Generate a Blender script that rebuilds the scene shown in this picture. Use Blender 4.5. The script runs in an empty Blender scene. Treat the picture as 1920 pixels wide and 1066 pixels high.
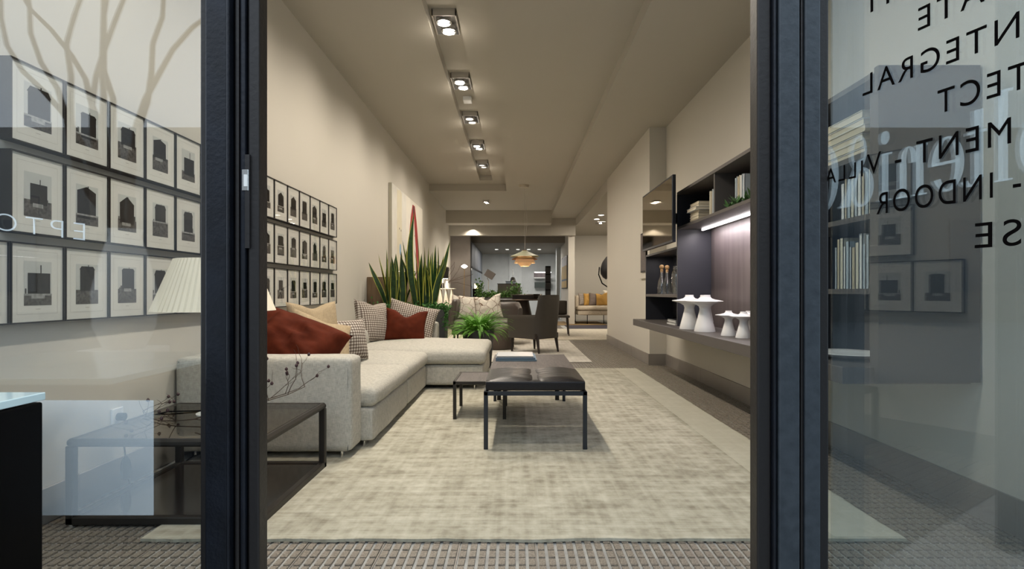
import bpy, bmesh, math, random
from mathutils import Matrix, Vector, noise
random.seed(7)
PI = math.pi
S = bpy.context.scene
C = S.collection
# ------------------------------------------------------------------ camera
VX, VY, FP = 967.0, 547.0, 1050.0
cam_d = bpy.data.cameras.new('camera'); cam = bpy.data.objects.new('camera', cam_d); C.objects.link(cam)
cam.location = (0, 0, 1.0); cam.rotation_euler = (PI/2, 0, 0)
cam_d.sensor_width = 36; cam_d.lens = 36*FP/1920
cam_d.shift_x = -(VX-960)/1920; cam_d.shift_y = (VY-533)/1920
cam_d.clip_start = 0.02; cam_d.clip_end = 200
S.camera = cam
# ------------------------------------------------------------------ world (overcast daylight)
w = bpy.data.worlds.new('overcast_sky'); S.world = w; w.use_nodes = True
nt = w.node_tree; bg = nt.nodes['Background']
tc = nt.nodes.new('ShaderNodeTexCoord'); sep = nt.nodes.new('ShaderNodeSeparateXYZ')
ns = nt.nodes.new('ShaderNodeTexNoise'); ns.inputs['Scale'].default_value = 2.2; ns.inputs['Detail'].default_value = 6
rmp = nt.nodes.new('ShaderNodeValToRGB')
rmp.color_ramp.elements[0].color = (.66, .80, .98, 1); rmp.color_ramp.elements[1].color = (.88, .95, 1.0, 1)
rmp.color_ramp.elements[0].position = .35; rmp.color_ramp.elements[1].position = .65
nt.links.new(tc.outputs['Generated'], ns.inputs['Vector']); nt.links.new(ns.outputs['Fac'], rmp.inputs['Fac'])
nt.links.new(rmp.outputs['Color'], bg.inputs['Color']); bg.inputs['Strength'].default_value = 2.2
S.view_settings.view_transform = 'Standard'; S.view_settings.look = 'None'
S.view_settings.gamma = 1; S.view_settings.exposure = 0.0; S.view_settings.use_curve_mapping = False
S.cycles.max_bounces = 6; S.cycles.transparent_max_bounces = 14; S.cycles.sample_clamp_indirect = 4
WARM = (1.0, .895, .765); KSPOT = 112.0

def lamp(name, kind, loc, power, color, aim=None, size=.05, angle=100, blend=.6, sy=None):
    d = bpy.data.lights.new(name, kind); o = bpy.data.objects.new(name, d); C.objects.link(o)
    o.location = loc; d.energy = power; d.color = color
    if kind == 'SPOT':
        d.spot_size = math.radians(angle); d.spot_blend = blend; d.shadow_soft_size = size
    elif kind == 'AREA':
        d.size = size
        if sy: d.shape = 'RECTANGLE'; d.size_y = sy
    else: d.shadow_soft_size = size
    if aim is not None:
        o.rotation_euler = (Vector(aim)-Vector(loc)).to_track_quat('-Z', 'Y').to_euler()
    return o
SPOTS = [(2.3, .75, .6), (4.0, .8, 1.6), (5.45, .9, .9), (6.98, .9, .9), (8.44, .8, .9), (10.0, .9, .9), (11.5, .8, .8)]
for y, kl, kr in SPOTS:
    lamp('spot_light', 'SPOT', (-.70, y+.09, 3.42), KSPOT*kl, WARM, aim=(-2.0, y+.1, .7), size=.045, angle=126, blend=1)
    lamp('spot_light', 'SPOT', (-.65, y-.09, 3.42), KSPOT*kr, WARM, aim=(.75, y-.4, 0), size=.045, angle=128, blend=.9)
    lamp('spill_light', 'POINT', (-.675, y, 3.40), 1.6, WARM, size=.05)
lamp('spot_light', 'SPOT', (-.6, 2.0, 3.42), 120, WARM, aim=(2.05, 2.25, 1.7), size=.045, angle=80, blend=1)  # extra spot out of view, added to brighten the near right wall
for y in (14.1, 15.3): lamp('spot_light', 'SPOT', (-.77, y, 3.26), 90, WARM, aim=(-.6, y+.5, 0), size=.04, angle=140, blend=.7)
lamp('spot_light', 'SPOT', (-1.3, 17.0, 2.9), 40, WARM, aim=(-1.4, 17.35, 0), size=.04, angle=150, blend=.8)

# ------------------------------------------------------------------ helpers
MW = {}
def nb(): return bmesh.new()
def obj(name, bm, mat, parent=None, smooth=0, world=True):
    if parent is not None and world: bm.transform(MW[parent.name].inverted())
    me = bpy.data.meshes.new(name); bmesh.ops.recalc_face_normals(bm, faces=bm.faces) if smooth != -1 else None
    bm.to_mesh(me); bm.free()
    for m in (mat if isinstance(mat, (list, tuple)) else [mat]): me.materials.append(m)
    if smooth > 0:
        me.shade_smooth(); me.set_sharp_from_angle(angle=math.radians(smooth))
    o = bpy.data.objects.new(name, me); C.objects.link(o)
    if parent is not None: o.parent = parent; MW[o.name] = MW[parent.name]
    return o
def tag(o, label=None, cat=None, group=None, kind=None):
    if label: o['label'] = label
    if cat: o['category'] = cat
    if group: o['group'] = group
    if kind: o['kind'] = kind
    return o
def thing(name, label, cat, loc=(0, 0, 0), rz=0, group=None):
    o = bpy.data.objects.new(name, None); C.objects.link(o); o.empty_display_size = .1
    o.location = loc; o.rotation_euler = (0, 0, rz)
    MW[o.name] = Matrix.Translation(loc) @ Matrix.Rotation(rz, 4, 'Z')
    return tag(o, label, cat, group)
def solo(name, bm, mat, label, cat, group=None, smooth=0):
    xs = [v.co for v in bm.verts]
    c = Vector(((min(v.x for v in xs)+max(v.x for v in xs))/2, (min(v.y for v in xs)+max(v.y for v in xs))/2, min(v.z for v in xs)))
    bm.transform(Matrix.Translation(-c)); o = obj(name, bm, mat, None, smooth); o.location = c
    MW[o.name] = Matrix.Translation(c)
    return tag(o, label, cat, group)
def struct(name, bm, mat, parent=None, smooth=0):
    o = obj(name, bm, mat, parent, smooth)
    if parent is None: o['kind'] = 'structure'; MW[o.name] = Matrix()
    return o
def box(bm, x0, x1, y0, y1, z0, z1, bev=0, seg=2, mi=0):
    r = bmesh.ops.create_cube(bm, size=1); vs = r['verts']
    for v in vs:
        v.co = Vector((x0+(v.co.x+.5)*(x1-x0), y0+(v.co.y+.5)*(y1-y0), z0+(v.co.z+.5)*(z1-z0)))
    fs = {f for v in vs for f in v.link_faces}
    for f in fs: f.material_index = mi
    if bev: bmesh.ops.bevel(bm, geom=list({e for v in vs for e in v.link_edges}), offset=bev, segments=seg, affect='EDGES', profile=.5, material=mi)
    return bm
def B(*a, **k): return box(nb(), *a, **k)
def cyl(bm, p0, p1, r0, r1=None, n=16, mi=0):
    p0, p1 = Vector(p0), Vector(p1); r1 = r0 if r1 is None else r1
    d = p1-p0; m = Matrix.Translation((p0+p1)/2) @ d.to_track_quat('Z', 'Y').to_matrix().to_4x4()
    r = bmesh.ops.create_cone(bm, cap_ends=True, segments=n, radius1=r0, radius2=max(r1, 1e-5), depth=d.length, matrix=m)
    for f in {f for v in r['verts'] for f in v.link_faces}: f.material_index = mi
    return bm
def tube(bm, pts, r, n=6, r1=None, mi=0):
    pts = [Vector(p) for p in pts]; rings = []; L = len(pts)
    for i, p in enumerate(pts):
        d = (pts[min(i+1, L-1)]-pts[max(i-1, 0)]).normalized()
        a = d.cross(Vector((.13, .31, .94))).normalized(); b = d.cross(a)
        rr = r if r1 is None else r+(r1-r)*i/(L-1)
        rings.append([bm.verts.new(p+(a*math.cos(t)+b*math.sin(t))*rr) for t in [2*PI*k/n for k in range(n)]])
    for i in range(L-1):
        for k in range(n):
            f = bm.faces.new((rings[i][k], rings[i][(k+1) % n], rings[i+1][(k+1) % n], rings[i+1][k])); f.material_index = mi
    for rg in (rings[0], rings[-1]):
        f = bm.faces.new(rg); f.material_index = mi
    return bm
def lathe(bm, prof, c=(0, 0, 0), n=40, mi=0, closed=False):
    rings = []
    for r, z in prof:
        rings.append([bm.verts.new((c[0]+max(r, 1e-4)*math.cos(2*PI*k/n), c[1]+max(r, 1e-4)*math.sin(2*PI*k/n), c[2]+z)) for k in range(n)])
    m = len(rings)
    for i in range(m if closed else m-1):
        a, b = rings[i], rings[(i+1) % m]
        for k in range(n):
            f = bm.faces.new((a[k], a[(k+1) % n], b[(k+1) % n], b[k])); f.material_index = mi
    return bm
def poly(bm, pts, mi=0):
    f = bm.faces.new([bm.verts.new(p) for p in pts]); f.material_index = mi; return f
def prism(bm, pts, vec, mi=0):
    vec = Vector(vec); a = [bm.verts.new(Vector(p)) for p in pts]; b = [bm.verts.new(Vector(p)+vec) for p in pts]
    n = len(a); fs = [bm.faces.new(a), bm.faces.new(b[::-1])]
    for i in range(n): fs.append(bm.faces.new((a[i], b[i], b[(i+1) % n], a[(i+1) % n])))
    for f in fs: f.material_index = mi
    return bm
def soft(bm, x0, x1, y0, y1, z0, z1, r=.04, crown=.0, n=14, wob=.004, seed=0, mi=0):
    h = Vector(((x1-x0)/2, (y1-y0)/2, (z1-z0)/2)); c = Vector(((x0+x1)/2, (y0+y1)/2, (z0+z1)/2))
    r = min(r, min(h)*.98); t = nb(); bmesh.ops.create_cube(t, size=2)
    bmesh.ops.subdivide_edges(t, edges=t.edges[:], cuts=n, use_grid_fill=True)
    for v in t.verts:
        q = Vector([math.copysign(abs(a)**.75, a) if abs(a) < 1 else a for a in v.co])
        p = Vector((q.x*h.x, q.y*h.y, q.z*h.z)); i = Vector([max(-(h[k]-r), min(h[k]-r, p[k])) for k in range(3)])
        d = p-i
        if d.length > 1e-9: p = i+d.normalized()*min(r, max(abs(d.x), abs(d.y), abs(d.z)))
        u, v_, ww = q.x, q.y, q.z
        if crown: p.z += crown*(1-u*u)*(1-v_*v_)*(1 if ww > 0 else 0)*max(ww, 0)
        g = p+c
        nn = noise.noise(g*5+Vector((seed, 0, 0)))*wob+noise.noise(g*14+Vector((seed, 3, 0)))*wob*.4
        p += p.normalized()*nn
        v.co = p+c
    me = bpy.data.meshes.new('t'); t.to_mesh(me); t.free()
    n0 = len(bm.faces); bm.from_mesh(me); bpy.data.meshes.remove(me)
    bm.faces.ensure_lookup_table()
    for f in bm.faces[n0:]: f.material_index = mi
    return bm
def pillow(W, H, T, chop=0.0, n=26, seed=0, wr=.006, pinch=.09):
    """scatter cushion: width x, thickness y, height z, base at z=0"""
    bm = nb(); G = {}
    for s in (-1, 1):
        for i in range(n+1):
            for j in range(n+1):
                u = -1+2*i/n; v = -1+2*j/n; e = max(abs(u), abs(v)) > .999
                if e and s == 1: G[s, i, j] = G[-1, i, j]; continue
                x = u*W/2*(1-pinch*(1-v*v)); z = v*H/2*(1-pinch*(1-u*u))
                th = T/2*(max(0, (1-u*u))*max(0, (1-v*v)))**.42
                c = chop*math.exp(-(u/.38)**2)*max(0, (v+.2)/1.2)**1.7
                z -= c; th *= 1+.25*c/(chop+1e-6)*(.3 if chop else 0)
                q = Vector((x*9+seed*3.1, z*9, s*2.0))
                th += wr*noise.noise(q)*2*(1-max(abs(u), abs(v))**4)+wr*noise.noise(q*2.7)*(1-max(abs(u), abs(v))**4)
                G[s, i, j] = bm.verts.new((x, s*max(th, 0), z+H/2))
    for s in (-1, 1):
        for i in range(n):
            for j in range(n):
                q = [G[s, i, j], G[s, i+1, j], G[s, i+1, j+1], G[s, i, j+1]]
                bm.faces.new(q if s == -1 else q[::-1])
    return bm
def place(bm, loc, rx=0, ry=0, rz=0):
    from mathutils import Euler
    bm.transform(Matrix.Translation(loc) @ Euler((math.radians(rx), math.radians(ry), math.radians(rz)), 'XYZ').to_matrix().to_4x4()); return bm
def onfloor(px, py, z=0):
    Y = FP*(1-z)/(py-VY); return ((px-VX)/FP*Y, Y)

# ------------------------------------------------------------------ materials
def mat(name, col, rough=.6, metal=0, bump=None, bstr=.2, var=None, vscale=4, spec=.5, coat=0, trans=0, emit=None, estr=0, sheen=0, coord='Object', stretch=None):
    m = bpy.data.materials.new(name); m.use_nodes = True; t = m.node_tree; p = t.nodes['Principled BSDF']
    p.inputs['Base Color'].default_value = (*col, 1); p.inputs['Roughness'].default_value = rough
    p.inputs['Metallic'].default_value = metal; p.inputs['Specular IOR Level'].default_value = spec
    p.inputs['Coat Weight'].default_value = coat; p.inputs['Transmission Weight'].default_value = trans
    if sheen: p.inputs['Sheen Weight'].default_value = sheen
    if emit: p.inputs['Emission Color'].default_value = (*emit, 1); p.inputs['Emission Strength'].default_value = estr
    tcn = t.nodes.new('ShaderNodeTexCoord'); vec = tcn.outputs[coord]
    if stretch:
        mp = t.nodes.new('ShaderNodeMapping'); mp.inputs['Scale'].default_value = stretch
        t.links.new(vec, mp.inputs['Vector']); vec = mp.outputs['Vector']
    n = t.nodes.new('ShaderNodeTexNoise'); n.inputs['Scale'].default_value = vscale; n.inputs['Detail'].default_value = 5
    t.links.new(vec, n.inputs['Vector'])
    r = t.nodes.new('ShaderNodeValToRGB'); v = var or [c*.92 for c in col]
    r.color_ramp.elements[0].position = .3; r.color_ramp.elements[1].position = .7
    r.color_ramp.elements[0].color = (*v, 1); r.color_ramp.elements[1].color = (*col, 1)
    t.links.new(n.outputs['Fac'], r.inputs['Fac']); t.links.new(r.outputs['Color'], p.inputs['Base Color'])
    if bump:
        n2 = t.nodes.new('ShaderNodeTexNoise'); n2.inputs['Scale'].default_value = bump; n2.inputs['Detail'].default_value = 3
        t.links.new(vec, n2.inputs['Vector']); b = t.nodes.new('ShaderNodeBump'); b.inputs['Strength'].default_value = bstr
        b.inputs['Distance'].default_value = .004
        t.links.new(n2.outputs['Fac'], b.inputs['Height']); t.links.new(b.outputs['Normal'], p.inputs['Normal'])
    return m
def P_(m): return m.node_tree.nodes['Principled BSDF']
def linen(name, col, scale=260, rough=.85, bs=.5, contrast=.82):
    m = bpy.data.materials.new(name); m.use_nodes = True; t = m.node_tree; p = P_(m)
    p.inputs['Roughness'].default_value = rough; p.inputs['Specular IOR Level'].default_value = .2
    tcn = t.nodes.new('ShaderNodeTexCoord'); hs = []
    for st in ((scale, scale*.12, scale*.12), (scale*.12, scale, scale*.12), (scale*.12, scale*.12, scale)):
        mp = t.nodes.new('ShaderNodeMapping'); mp.inputs['Scale'].default_value = st
        n = t.nodes.new('ShaderNodeTexNoise'); n.inputs['Scale'].default_value = 1; n.inputs['Detail'].default_value = 2
        t.links.new(tcn.outputs['Object'], mp.inputs['Vector']); t.links.new(mp.outputs['Vector'], n.inputs['Vector']); hs.append(n.outputs['Fac'])
    a = t.nodes.new('ShaderNodeMath'); a.operation = 'ADD'; b = t.nodes.new('ShaderNodeMath'); b.operation = 'ADD'
    t.links.new(hs[0], a.inputs[0]); t.links.new(hs[1], a.inputs[1]); t.links.new(a.outputs[0], b.inputs[0]); t.links.new(hs[2], b.inputs[1])
    mr = t.nodes.new('ShaderNodeMapRange'); mr.inputs['From Min'].default_value = 1.15; mr.inputs['From Max'].default_value = 1.85
    t.links.new(b.outputs[0], mr.inputs['Value'])
    r = t.nodes.new('ShaderNodeValToRGB'); r.color_ramp.elements[0].color = (*[c*contrast for c in col], 1); r.color_ramp.elements[1].color = (*[min(1, c*1.12) for c in col], 1)
    t.links.new(mr.outputs['Result'], r.inputs['Fac']); t.links.new(r.outputs['Color'], p.inputs['Base Color'])
    bu = t.nodes.new('ShaderNodeBump'); bu.inputs['Strength'].default_value = bs; bu.inputs['Distance'].default_value = .003
    t.links.new(b.outputs[0], bu.inputs['Height']); t.links.new(bu.outputs['Normal'], p.inputs['Normal'])
    return m
def gingham(name, c0, c1, freq):
    m = bpy.data.materials.new(name); m.use_nodes = True; t = m.node_tree; p = P_(m); p.inputs['Roughness'].default_value = .9
    tcn = t.nodes.new('ShaderNodeTexCoord'); sp = t.nodes.new('ShaderNodeSeparateXYZ'); t.links.new(tcn.outputs['UV'], sp.inputs[0]); ss = []
    for ax in ('X', 'Y'):
        mu = t.nodes.new('ShaderNodeMath'); mu.operation = 'MULTIPLY'; mu.inputs[1].default_value = freq
        sn = t.nodes.new('ShaderNodeMath'); sn.operation = 'SINE'; gt = t.nodes.new('ShaderNodeMapRange'); gt.inputs['From Min'].default_value = -.25; gt.inputs['From Max'].default_value = .25
        t.links.new(sp.outputs[ax], mu.inputs[0]); t.links.new(mu.outputs[0], sn.inputs[0]); t.links.new(sn.outputs[0], gt.inputs['Value']); ss.append(gt.outputs['Result'])
    a = t.nodes.new('ShaderNodeMath'); a.operation = 'ADD'; t.links.new(ss[0], a.inputs[0]); t.links.new(ss[1], a.inputs[1])
    d = t.nodes.new('ShaderNodeMath'); d.operation = 'MULTIPLY'; d.inputs[1].default_value = .5; t.links.new(a.outputs[0], d.inputs[0])
    mx = t.nodes.new('ShaderNodeValToRGB'); mx.color_ramp.elements[0].color = (*c1, 1); mx.color_ramp.elements[1].color = (*c0, 1)
    q = mx.color_ramp.elements.new(.5); q.color = (*[c0[i]*.30+c1[i]*.55 for i in range(3)], 1)
    t.links.new(d.outputs[0], mx.inputs['Fac']); t.links.new(mx.outputs['Color'], p.inputs['Base Color'])
    return m
def wood(name, c0, c1, stretch=(3, 40, 40), rough=.5, dist=2.0):
    m = bpy.data.materials.new(name); m.use_nodes = True; t = m.node_tree; p = P_(m); p.inputs['Roughness'].default_value = rough
    tcn = t.nodes.new('ShaderNodeTexCoord'); mp = t.nodes.new('ShaderNodeMapping'); mp.inputs['Scale'].default_value = stretch
    n = t.nodes.new('ShaderNodeTexNoise'); n.inputs['Scale'].default_value = 1; n.inputs['Detail'].default_value = 6; n.inputs['Distortion'].default_value = dist
    r = t.nodes.new('ShaderNodeValToRGB'); r.color_ramp.elements[0].position = .3; r.color_ramp.elements[1].position = .7
    r.color_ramp.elements[0].color = (*c0, 1); r.color_ramp.elements[1].color = (*c1, 1)
    t.links.new(tcn.outputs['Object'], mp.inputs['Vector']); t.links.new(mp.outputs['Vector'], n.inputs['Vector'])
    t.links.new(n.outputs['Fac'], r.inputs['Fac']); t.links.new(r.outputs['Color'], p.inputs['Base Color'])
    return m
def glass(name, tint=(1, 1, 1), f0=.04, rough=0.0, gmul=1.0):
    m = bpy.data.materials.new(name); m.use_nodes = True; t = m.node_tree
    for n in list(t.nodes): t.nodes.remove(n)
    out = t.nodes.new('ShaderNodeOutputMaterial'); mix = t.nodes.new('ShaderNodeMixShader')
    tr = t.nodes.new('ShaderNodeBsdfTransparent'); gl = t.nodes.new('ShaderNodeBsdfGlossy')
    tr.inputs['Color'].default_value = (*tint, 1); gl.inputs['Roughness'].default_value = rough
    g = t.nodes.new('ShaderNodeNewGeometry'); dt = t.nodes.new('ShaderNodeVectorMath'); dt.operation = 'DOT_PRODUCT'
    ab = t.nodes.new('ShaderNodeMath'); ab.operation = 'ABSOLUTE'; om = t.nodes.new('ShaderNodeMath'); om.operation = 'SUBTRACT'; om.inputs[0].default_value = 1
    pw = t.nodes.new('ShaderNodeMath'); pw.operation = 'POWER'; pw.inputs[1].default_value = 5
    ma = t.nodes.new('ShaderNodeMath'); ma.operation = 'MULTIPLY_ADD'; ma.inputs[1].default_value = 1-f0; ma.inputs[2].default_value = f0
    t.links.new(g.outputs['Normal'], dt.inputs[0]); t.links.new(g.outputs['Incoming'], dt.inputs[1]); t.links.new(dt.outputs['Value'], ab.inputs[0])
    t.links.new(ab.outputs[0], om.inputs[1]); t.links.new(om.outputs[0], pw.inputs[0]); t.links.new(pw.outputs[0], ma.inputs[0])
    t.links.new(ma.outputs[0], mix.inputs['Fac']); t.links.new(tr.outputs[0], mix.inputs[1]); t.links.new(gl.outputs[0], mix.inputs[2])
    t.links.new(mix.outputs[0], out.inputs['Surface'])
    return m
def film(name, col, alpha, rough=.6):
    m = bpy.data.materials.new(name); m.use_nodes = True; p = P_(m)
    p.inputs['Base Color'].default_value = (*col, 1); p.inputs['Alpha'].default_value = alpha; p.inputs['Roughness'].default_value = rough
    return m
WALL = mat('wall_paint', (.585, .555, .49), .9, bump=60, bstr=.08, vscale=.8, var=(.57, .54, .475))
CEIL = mat('ceiling_paint', (.46, .43, .37), .9, vscale=.7, var=(.45, .42, .36))
WALLG = mat('wall_grey_blue', (.50, .52, .51), .9)
BASEB = mat('baseboard_bronze', (.30, .275, .245), .38, metal=.2, vscale=3, var=(.25, .225, .20))
STEEL = mat('blued_steel', (.012, .015, .023), .38, metal=.35, bump=90, bstr=.25, vscale=9, var=(.006, .007, .010), spec=.4)
STEELR = mat('grey_blue_steel', (.045, .055, .066), .45, metal=.2, bump=70, bstr=.3, vscale=40, var=(.028, .036, .045))
STEELB = mat('brown_black_steel', (.014, .012, .012), .45, metal=.2, bump=80, bstr=.2)
BLACK = mat('black_lacquer', (.003, .0027, .0027), .4, spec=.05)
SLAB = mat('floor_concrete_grid', (.42, .425, .41), .75, bump=120, bstr=.3, vscale=12, var=(.29, .29, .28))
BRICK = mat('floor_glass_block', (.30, .265, .215), .42, bump=200, bstr=.5, vscale=160, var=(.12, .10, .08))
SOFA = linen('linen_ivory', (.46, .445, .395), 300, bs=.45, contrast=.78)
PIPING = mat('piping_grey', (.12, .14, .14), .8)
CHROME = mat('chrome', (.8, .8, .8), .12, metal=1)
RUST = mat('rust_velvet', (.115, .022, .009), .8, vscale=9, var=(.065, .012, .005), spec=.1)
BEIGE = linen('beige_linen', (.42, .33, .21), 300, bs=.25)
GING = gingham('brown_houndstooth', (.62, .57, .50), (.10, .065, .048), 250)
LEATHER = mat('black_leather', (.009, .0075, .009), .34, bump=160, bstr=.25, spec=.4)
FRAMEM = mat('dark_bronze_metal', (.035, .042, .052), .4, metal=.5)
FRAMEB = mat('brown_bronze_metal', (.03, .026, .022), .45, metal=.4)
GREYW = wood('grey_stained_oak', (.055, .045, .042), (.12, .102, .095), (40, 4, 40), .5, 1.5)
UNIT = mat('unit_dark_lacquer', (.024, .025, .033), .45)
UNITB = mat('unit_edge_taupe', (.085, .075, .07), .5)
UNITW = wood('purple_grey_veneer', (.075, .06, .06), (.12, .10, .098), (10, 10, .8), .5, .6)
WHITE = mat('white_ceramic', (.80, .80, .80), .22)
PLASTW = mat('white_plastic', (.8, .8, .78), .4)
LEAFG = mat('snake_leaf_green', (.030, .085, .022), .4, vscale=28, var=(.008, .028, .010))
LEAFY = mat('snake_leaf_margin', (.55, .55, .10), .45)
FERN = mat('fern_green', (.17, .42, .03), .55, vscale=8, var=(.07, .24, .015))
IVY = mat('ivy_green', (.07, .22, .04), .5, vscale=10, var=(.03, .11, .02))
PLANTER = mat('planter_concrete_grey', (.055, .055, .055), .7, vscale=5, var=(.045, .045, .045))
PEBBLE = mat('white_pebble', (.7, .69, .66), .6)
CHAIR = mat('chair_grey_brown_leather', (.052, .045, .037), .52, bump=90, bstr=.15)
CHLEG = mat('dark_wood_leg', (.022, .014, .011), .4)
SOFA2 = mat('taupe_leather', (.085, .07, .06), .45, bump=70, bstr=.15)
PAPER = mat('book_paper', (.62, .55, .42), .8)
PAPERW = mat('book_white', (.72, .72, .70), .7)
MATB = mat('mat_board', (.78, .77, .71), .8)
PSKY = mat('print_sky', (.60, .61, .58), .6, vscale=20, spec=.1)
PGRD = mat('print_ground', (.14, .13, .12), .6, vscale=70, var=(.02, .018, .018), spec=.1)
PHSE = mat('print_house', (.012, .010, .011), .6, vscale=40, var=(.008, .007, .007), spec=.08)
PLGT = mat('print_light', (.42, .41, .39), .6, vscale=50, var=(.18, .18, .17))
PLINE = mat('print_line', (.50, .49, .45), .7)
GLZ = glass('picture_glazing', (1, 1, 1), .03)
PANE = glass('window_glass', (.94, .965, .975), .07)
LEAFGL = glass('door_glass_tinted', (.80, .85, .87), .10)
CLEAR = glass('clear_drinking_glass', (.97, .98, .985), .14)
TGLASS = glass('bronze_glass', (.52, .45, .37), .06)
RUG = None

def rugmat(name, c0, c1, c2, fine=60):
    m = bpy.data.materials.new(name); m.use_nodes = True; t = m.node_tree; p = P_(m); p.inputs['Roughness'].default_value = .8
    p.inputs['Specular IOR Level'].default_value = .15; p.inputs['Sheen Weight'].default_value = .15
    tcn = t.nodes.new('ShaderNodeTexCoord'); outs = []
    for st, det in (((5, 9, 1), 8), ((9, 3.5, 1), 5), ((1.2, fine, 1), 3), ((fine*.5, 2, 1), 2)):
        mp = t.nodes.new('ShaderNodeMapping'); mp.inputs['Scale'].default_value = st
        n = t.nodes.new('ShaderNodeTexNoise'); n.inputs['Scale'].default_value = 1; n.inputs['Detail'].default_value = det; n.inputs['Roughness'].default_value = .65
        t.links.new(tcn.outputs['Object'], mp.inputs['Vector']); t.links.new(mp.outputs['Vector'], n.inputs['Vector']); outs.append(n.outputs['Fac'])
    s = outs[0]
    for o_, k in ((outs[1], .55), (outs[2], .4), (outs[3], .3)):
        ma = t.nodes.new('ShaderNodeMath'); ma.operation = 'MULTIPLY_ADD'; ma.inputs[1].default_value = k
        t.links.new(o_, ma.inputs[0]); t.links.new(s, ma.inputs[2]); s = ma.outputs[0]
    sp = t.nodes.new('ShaderNodeSeparateXYZ'); t.links.new(tcn.outputs['Object'], sp.inputs[0]); gs = []
    for ax, fq in (('X', 92.0), ('Y', 74.0)):
        mu = t.nodes.new('ShaderNodeMath'); mu.operation = 'MULTIPLY_ADD'; mu.inputs[1].default_value = fq; t.links.new(sp.outputs[ax], mu.inputs[0])
        w8 = t.nodes.new('ShaderNodeMath'); w8.operation = 'MULTIPLY'; w8.inputs[1].default_value = 5.0; t.links.new(outs[0], w8.inputs[0]); t.links.new(w8.outputs[0], mu.inputs[2])
        sn = t.nodes.new('ShaderNodeMath'); sn.operation = 'SINE'; t.links.new(mu.outputs[0], sn.inputs[0]); gs.append(sn.outputs[0])
    ga = t.nodes.new('ShaderNodeMath'); ga.operation = 'MAXIMUM'; t.links.new(gs[0], ga.inputs[0]); t.links.new(gs[1], ga.inputs[1])
    gm = t.nodes.new('ShaderNodeMath'); gm.operation = 'MULTIPLY'; t.links.new(ga.outputs[0], gm.inputs[0]); t.links.new(outs[1], gm.inputs[1])
    gf = t.nodes.new('ShaderNodeMath'); gf.operation = 'MULTIPLY_ADD'; gf.inputs[1].default_value = .12; t.links.new(gm.outputs[0], gf.inputs[0]); t.links.new(s, gf.inputs[2]); s = gf.outputs[0]
    mr = t.nodes.new('ShaderNodeMapRange'); mr.inputs['From Min'].default_value = .87; mr.inputs['From Max'].default_value = 1.44; t.links.new(s, mr.inputs['Value'])
    r = t.nodes.new('ShaderNodeValToRGB'); e = r.color_ramp.elements; e[0].color = (*c0, 1); e[1].color = (*c2, 1); x = e.new(.5); x.color = (*c1, 1)
    t.links.new(mr.outputs['Result'], r.inputs['Fac']); t.links.new(r.outputs['Color'], p.inputs['Base Color'])
    b = t.nodes.new('ShaderNodeBump'); b.inputs['Strength'].default_value = .5; b.inputs['Distance'].default_value = .01
    t.links.new(s, b.inputs['Height']); t.links.new(b.outputs['Normal'], p.inputs['Normal'])
    return m
RUG = rugmat('rug_viscose_sage', (.21, .19, .135), (.385, .365, .285), (.52, .505, .415))
RUG2 = rugmat('rug_viscose_silver', (.40, .37, .32), (.56, .53, .47), (.68, .65, .59))

# ------------------------------------------------------------------ the room shell
XL, XR = -2.04, 2.06
struct('wall_left', B(XL-.15, XL, 1.30, 26, 0, 3.7), WALL)
struct('wall_right', B(XR, XR+.15, 1.30, 11.2, 0, 3.7), WALL)
struct('wall_pier', B(1.83, XR+.02, 7.66, 11.2, 0, 3.3), WALL)
# floor slab + individual blocks
fl = struct('floor', B(-2.2, 6.0, 1.2, 26, -.2, -.004), SLAB)
PX, PY = .0375, .0605
def blk(bm, x, y, j=0):
    box(bm, x+.0065, x+.031, y+.004, y+.0545, -.008, .0035+j)
me0 = nb(); blk(me0, 0, 0); tm = bpy.data.meshes.new('glass_block'); me0.to_mesh(tm); me0.free(); tm.materials.append(BRICK)
count = 0; verts = []; faces = []
def covered(x, y):
    if 2.26 < y < 7.2 and -1.42 < x < 1.50: return True
    if y > 3.1 and y < 7.2 and x < -1.0: return True
    if 7.95 < y < 11.45 and x < 1.04: return True
    if 11.6 < y < 15 : return True
    if x > 1.84 and 7.6 < y < 11.2: return True
    if y > 15 and x > 1.3: return True
    return False
rows = int((17.0-1.5)/PY)
for j in range(rows):
    y = 1.62+j*PY+(.012 if (j//5) % 2 else 0)*0
    if y > 9.4 and j % 1: continue
    for i in range(int(4.1/PX)):
        x = XL+.02+i*PX+(i//8)*.0
        if covered(x, y): continue
        if y > 1.9 and count < 300 and y < 2.24 and abs(x) < 1.95 and (x/y > -.89):
            o = bpy.data.objects.new('glass_block', tm); C.objects.link(o); o.parent = fl; o.location = (x, y, random.uniform(-.0012, .0012)); count += 1
            continue
        k = len(verts); z1 = .0035+random.uniform(-.0012, .0012); xa, xb, ya, yb = x+.0065, x+.031, y+.004, y+.0545
        verts += [(xa, ya, -.008), (xb, ya, -.008), (xb, yb, -.008), (xa, yb, -.008), (xa, ya, z1), (xb, ya, z1), (xb, yb, z1), (xa, yb, z1)]
        faces += [(k+4, k+5, k+6, k+7), (k, k+1, k+5, k+4), (k+1, k+2, k+6, k+5), (k+2, k+3, k+7, k+6), (k+3, k, k+4, k+7)]
me = bpy.data.meshes.new('glass_block_field'); me.from_pydata(verts, [], faces); me.materials.append(BRICK)
o = bpy.data.objects.new('glass_block_field', me); C.objects.link(o); o.parent = fl; o['kind'] = 'stuff'
# threshold joint bars between cast panels
bm = nb()
for i in range(1, 14): box(bm, XL+i*.3+.0155, XL+i*.3+.0205, 1.6, 2.25, -.005, .0005)
obj('panel_joint', bm, BASEB, fl)['kind'] = 'stuff'
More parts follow.
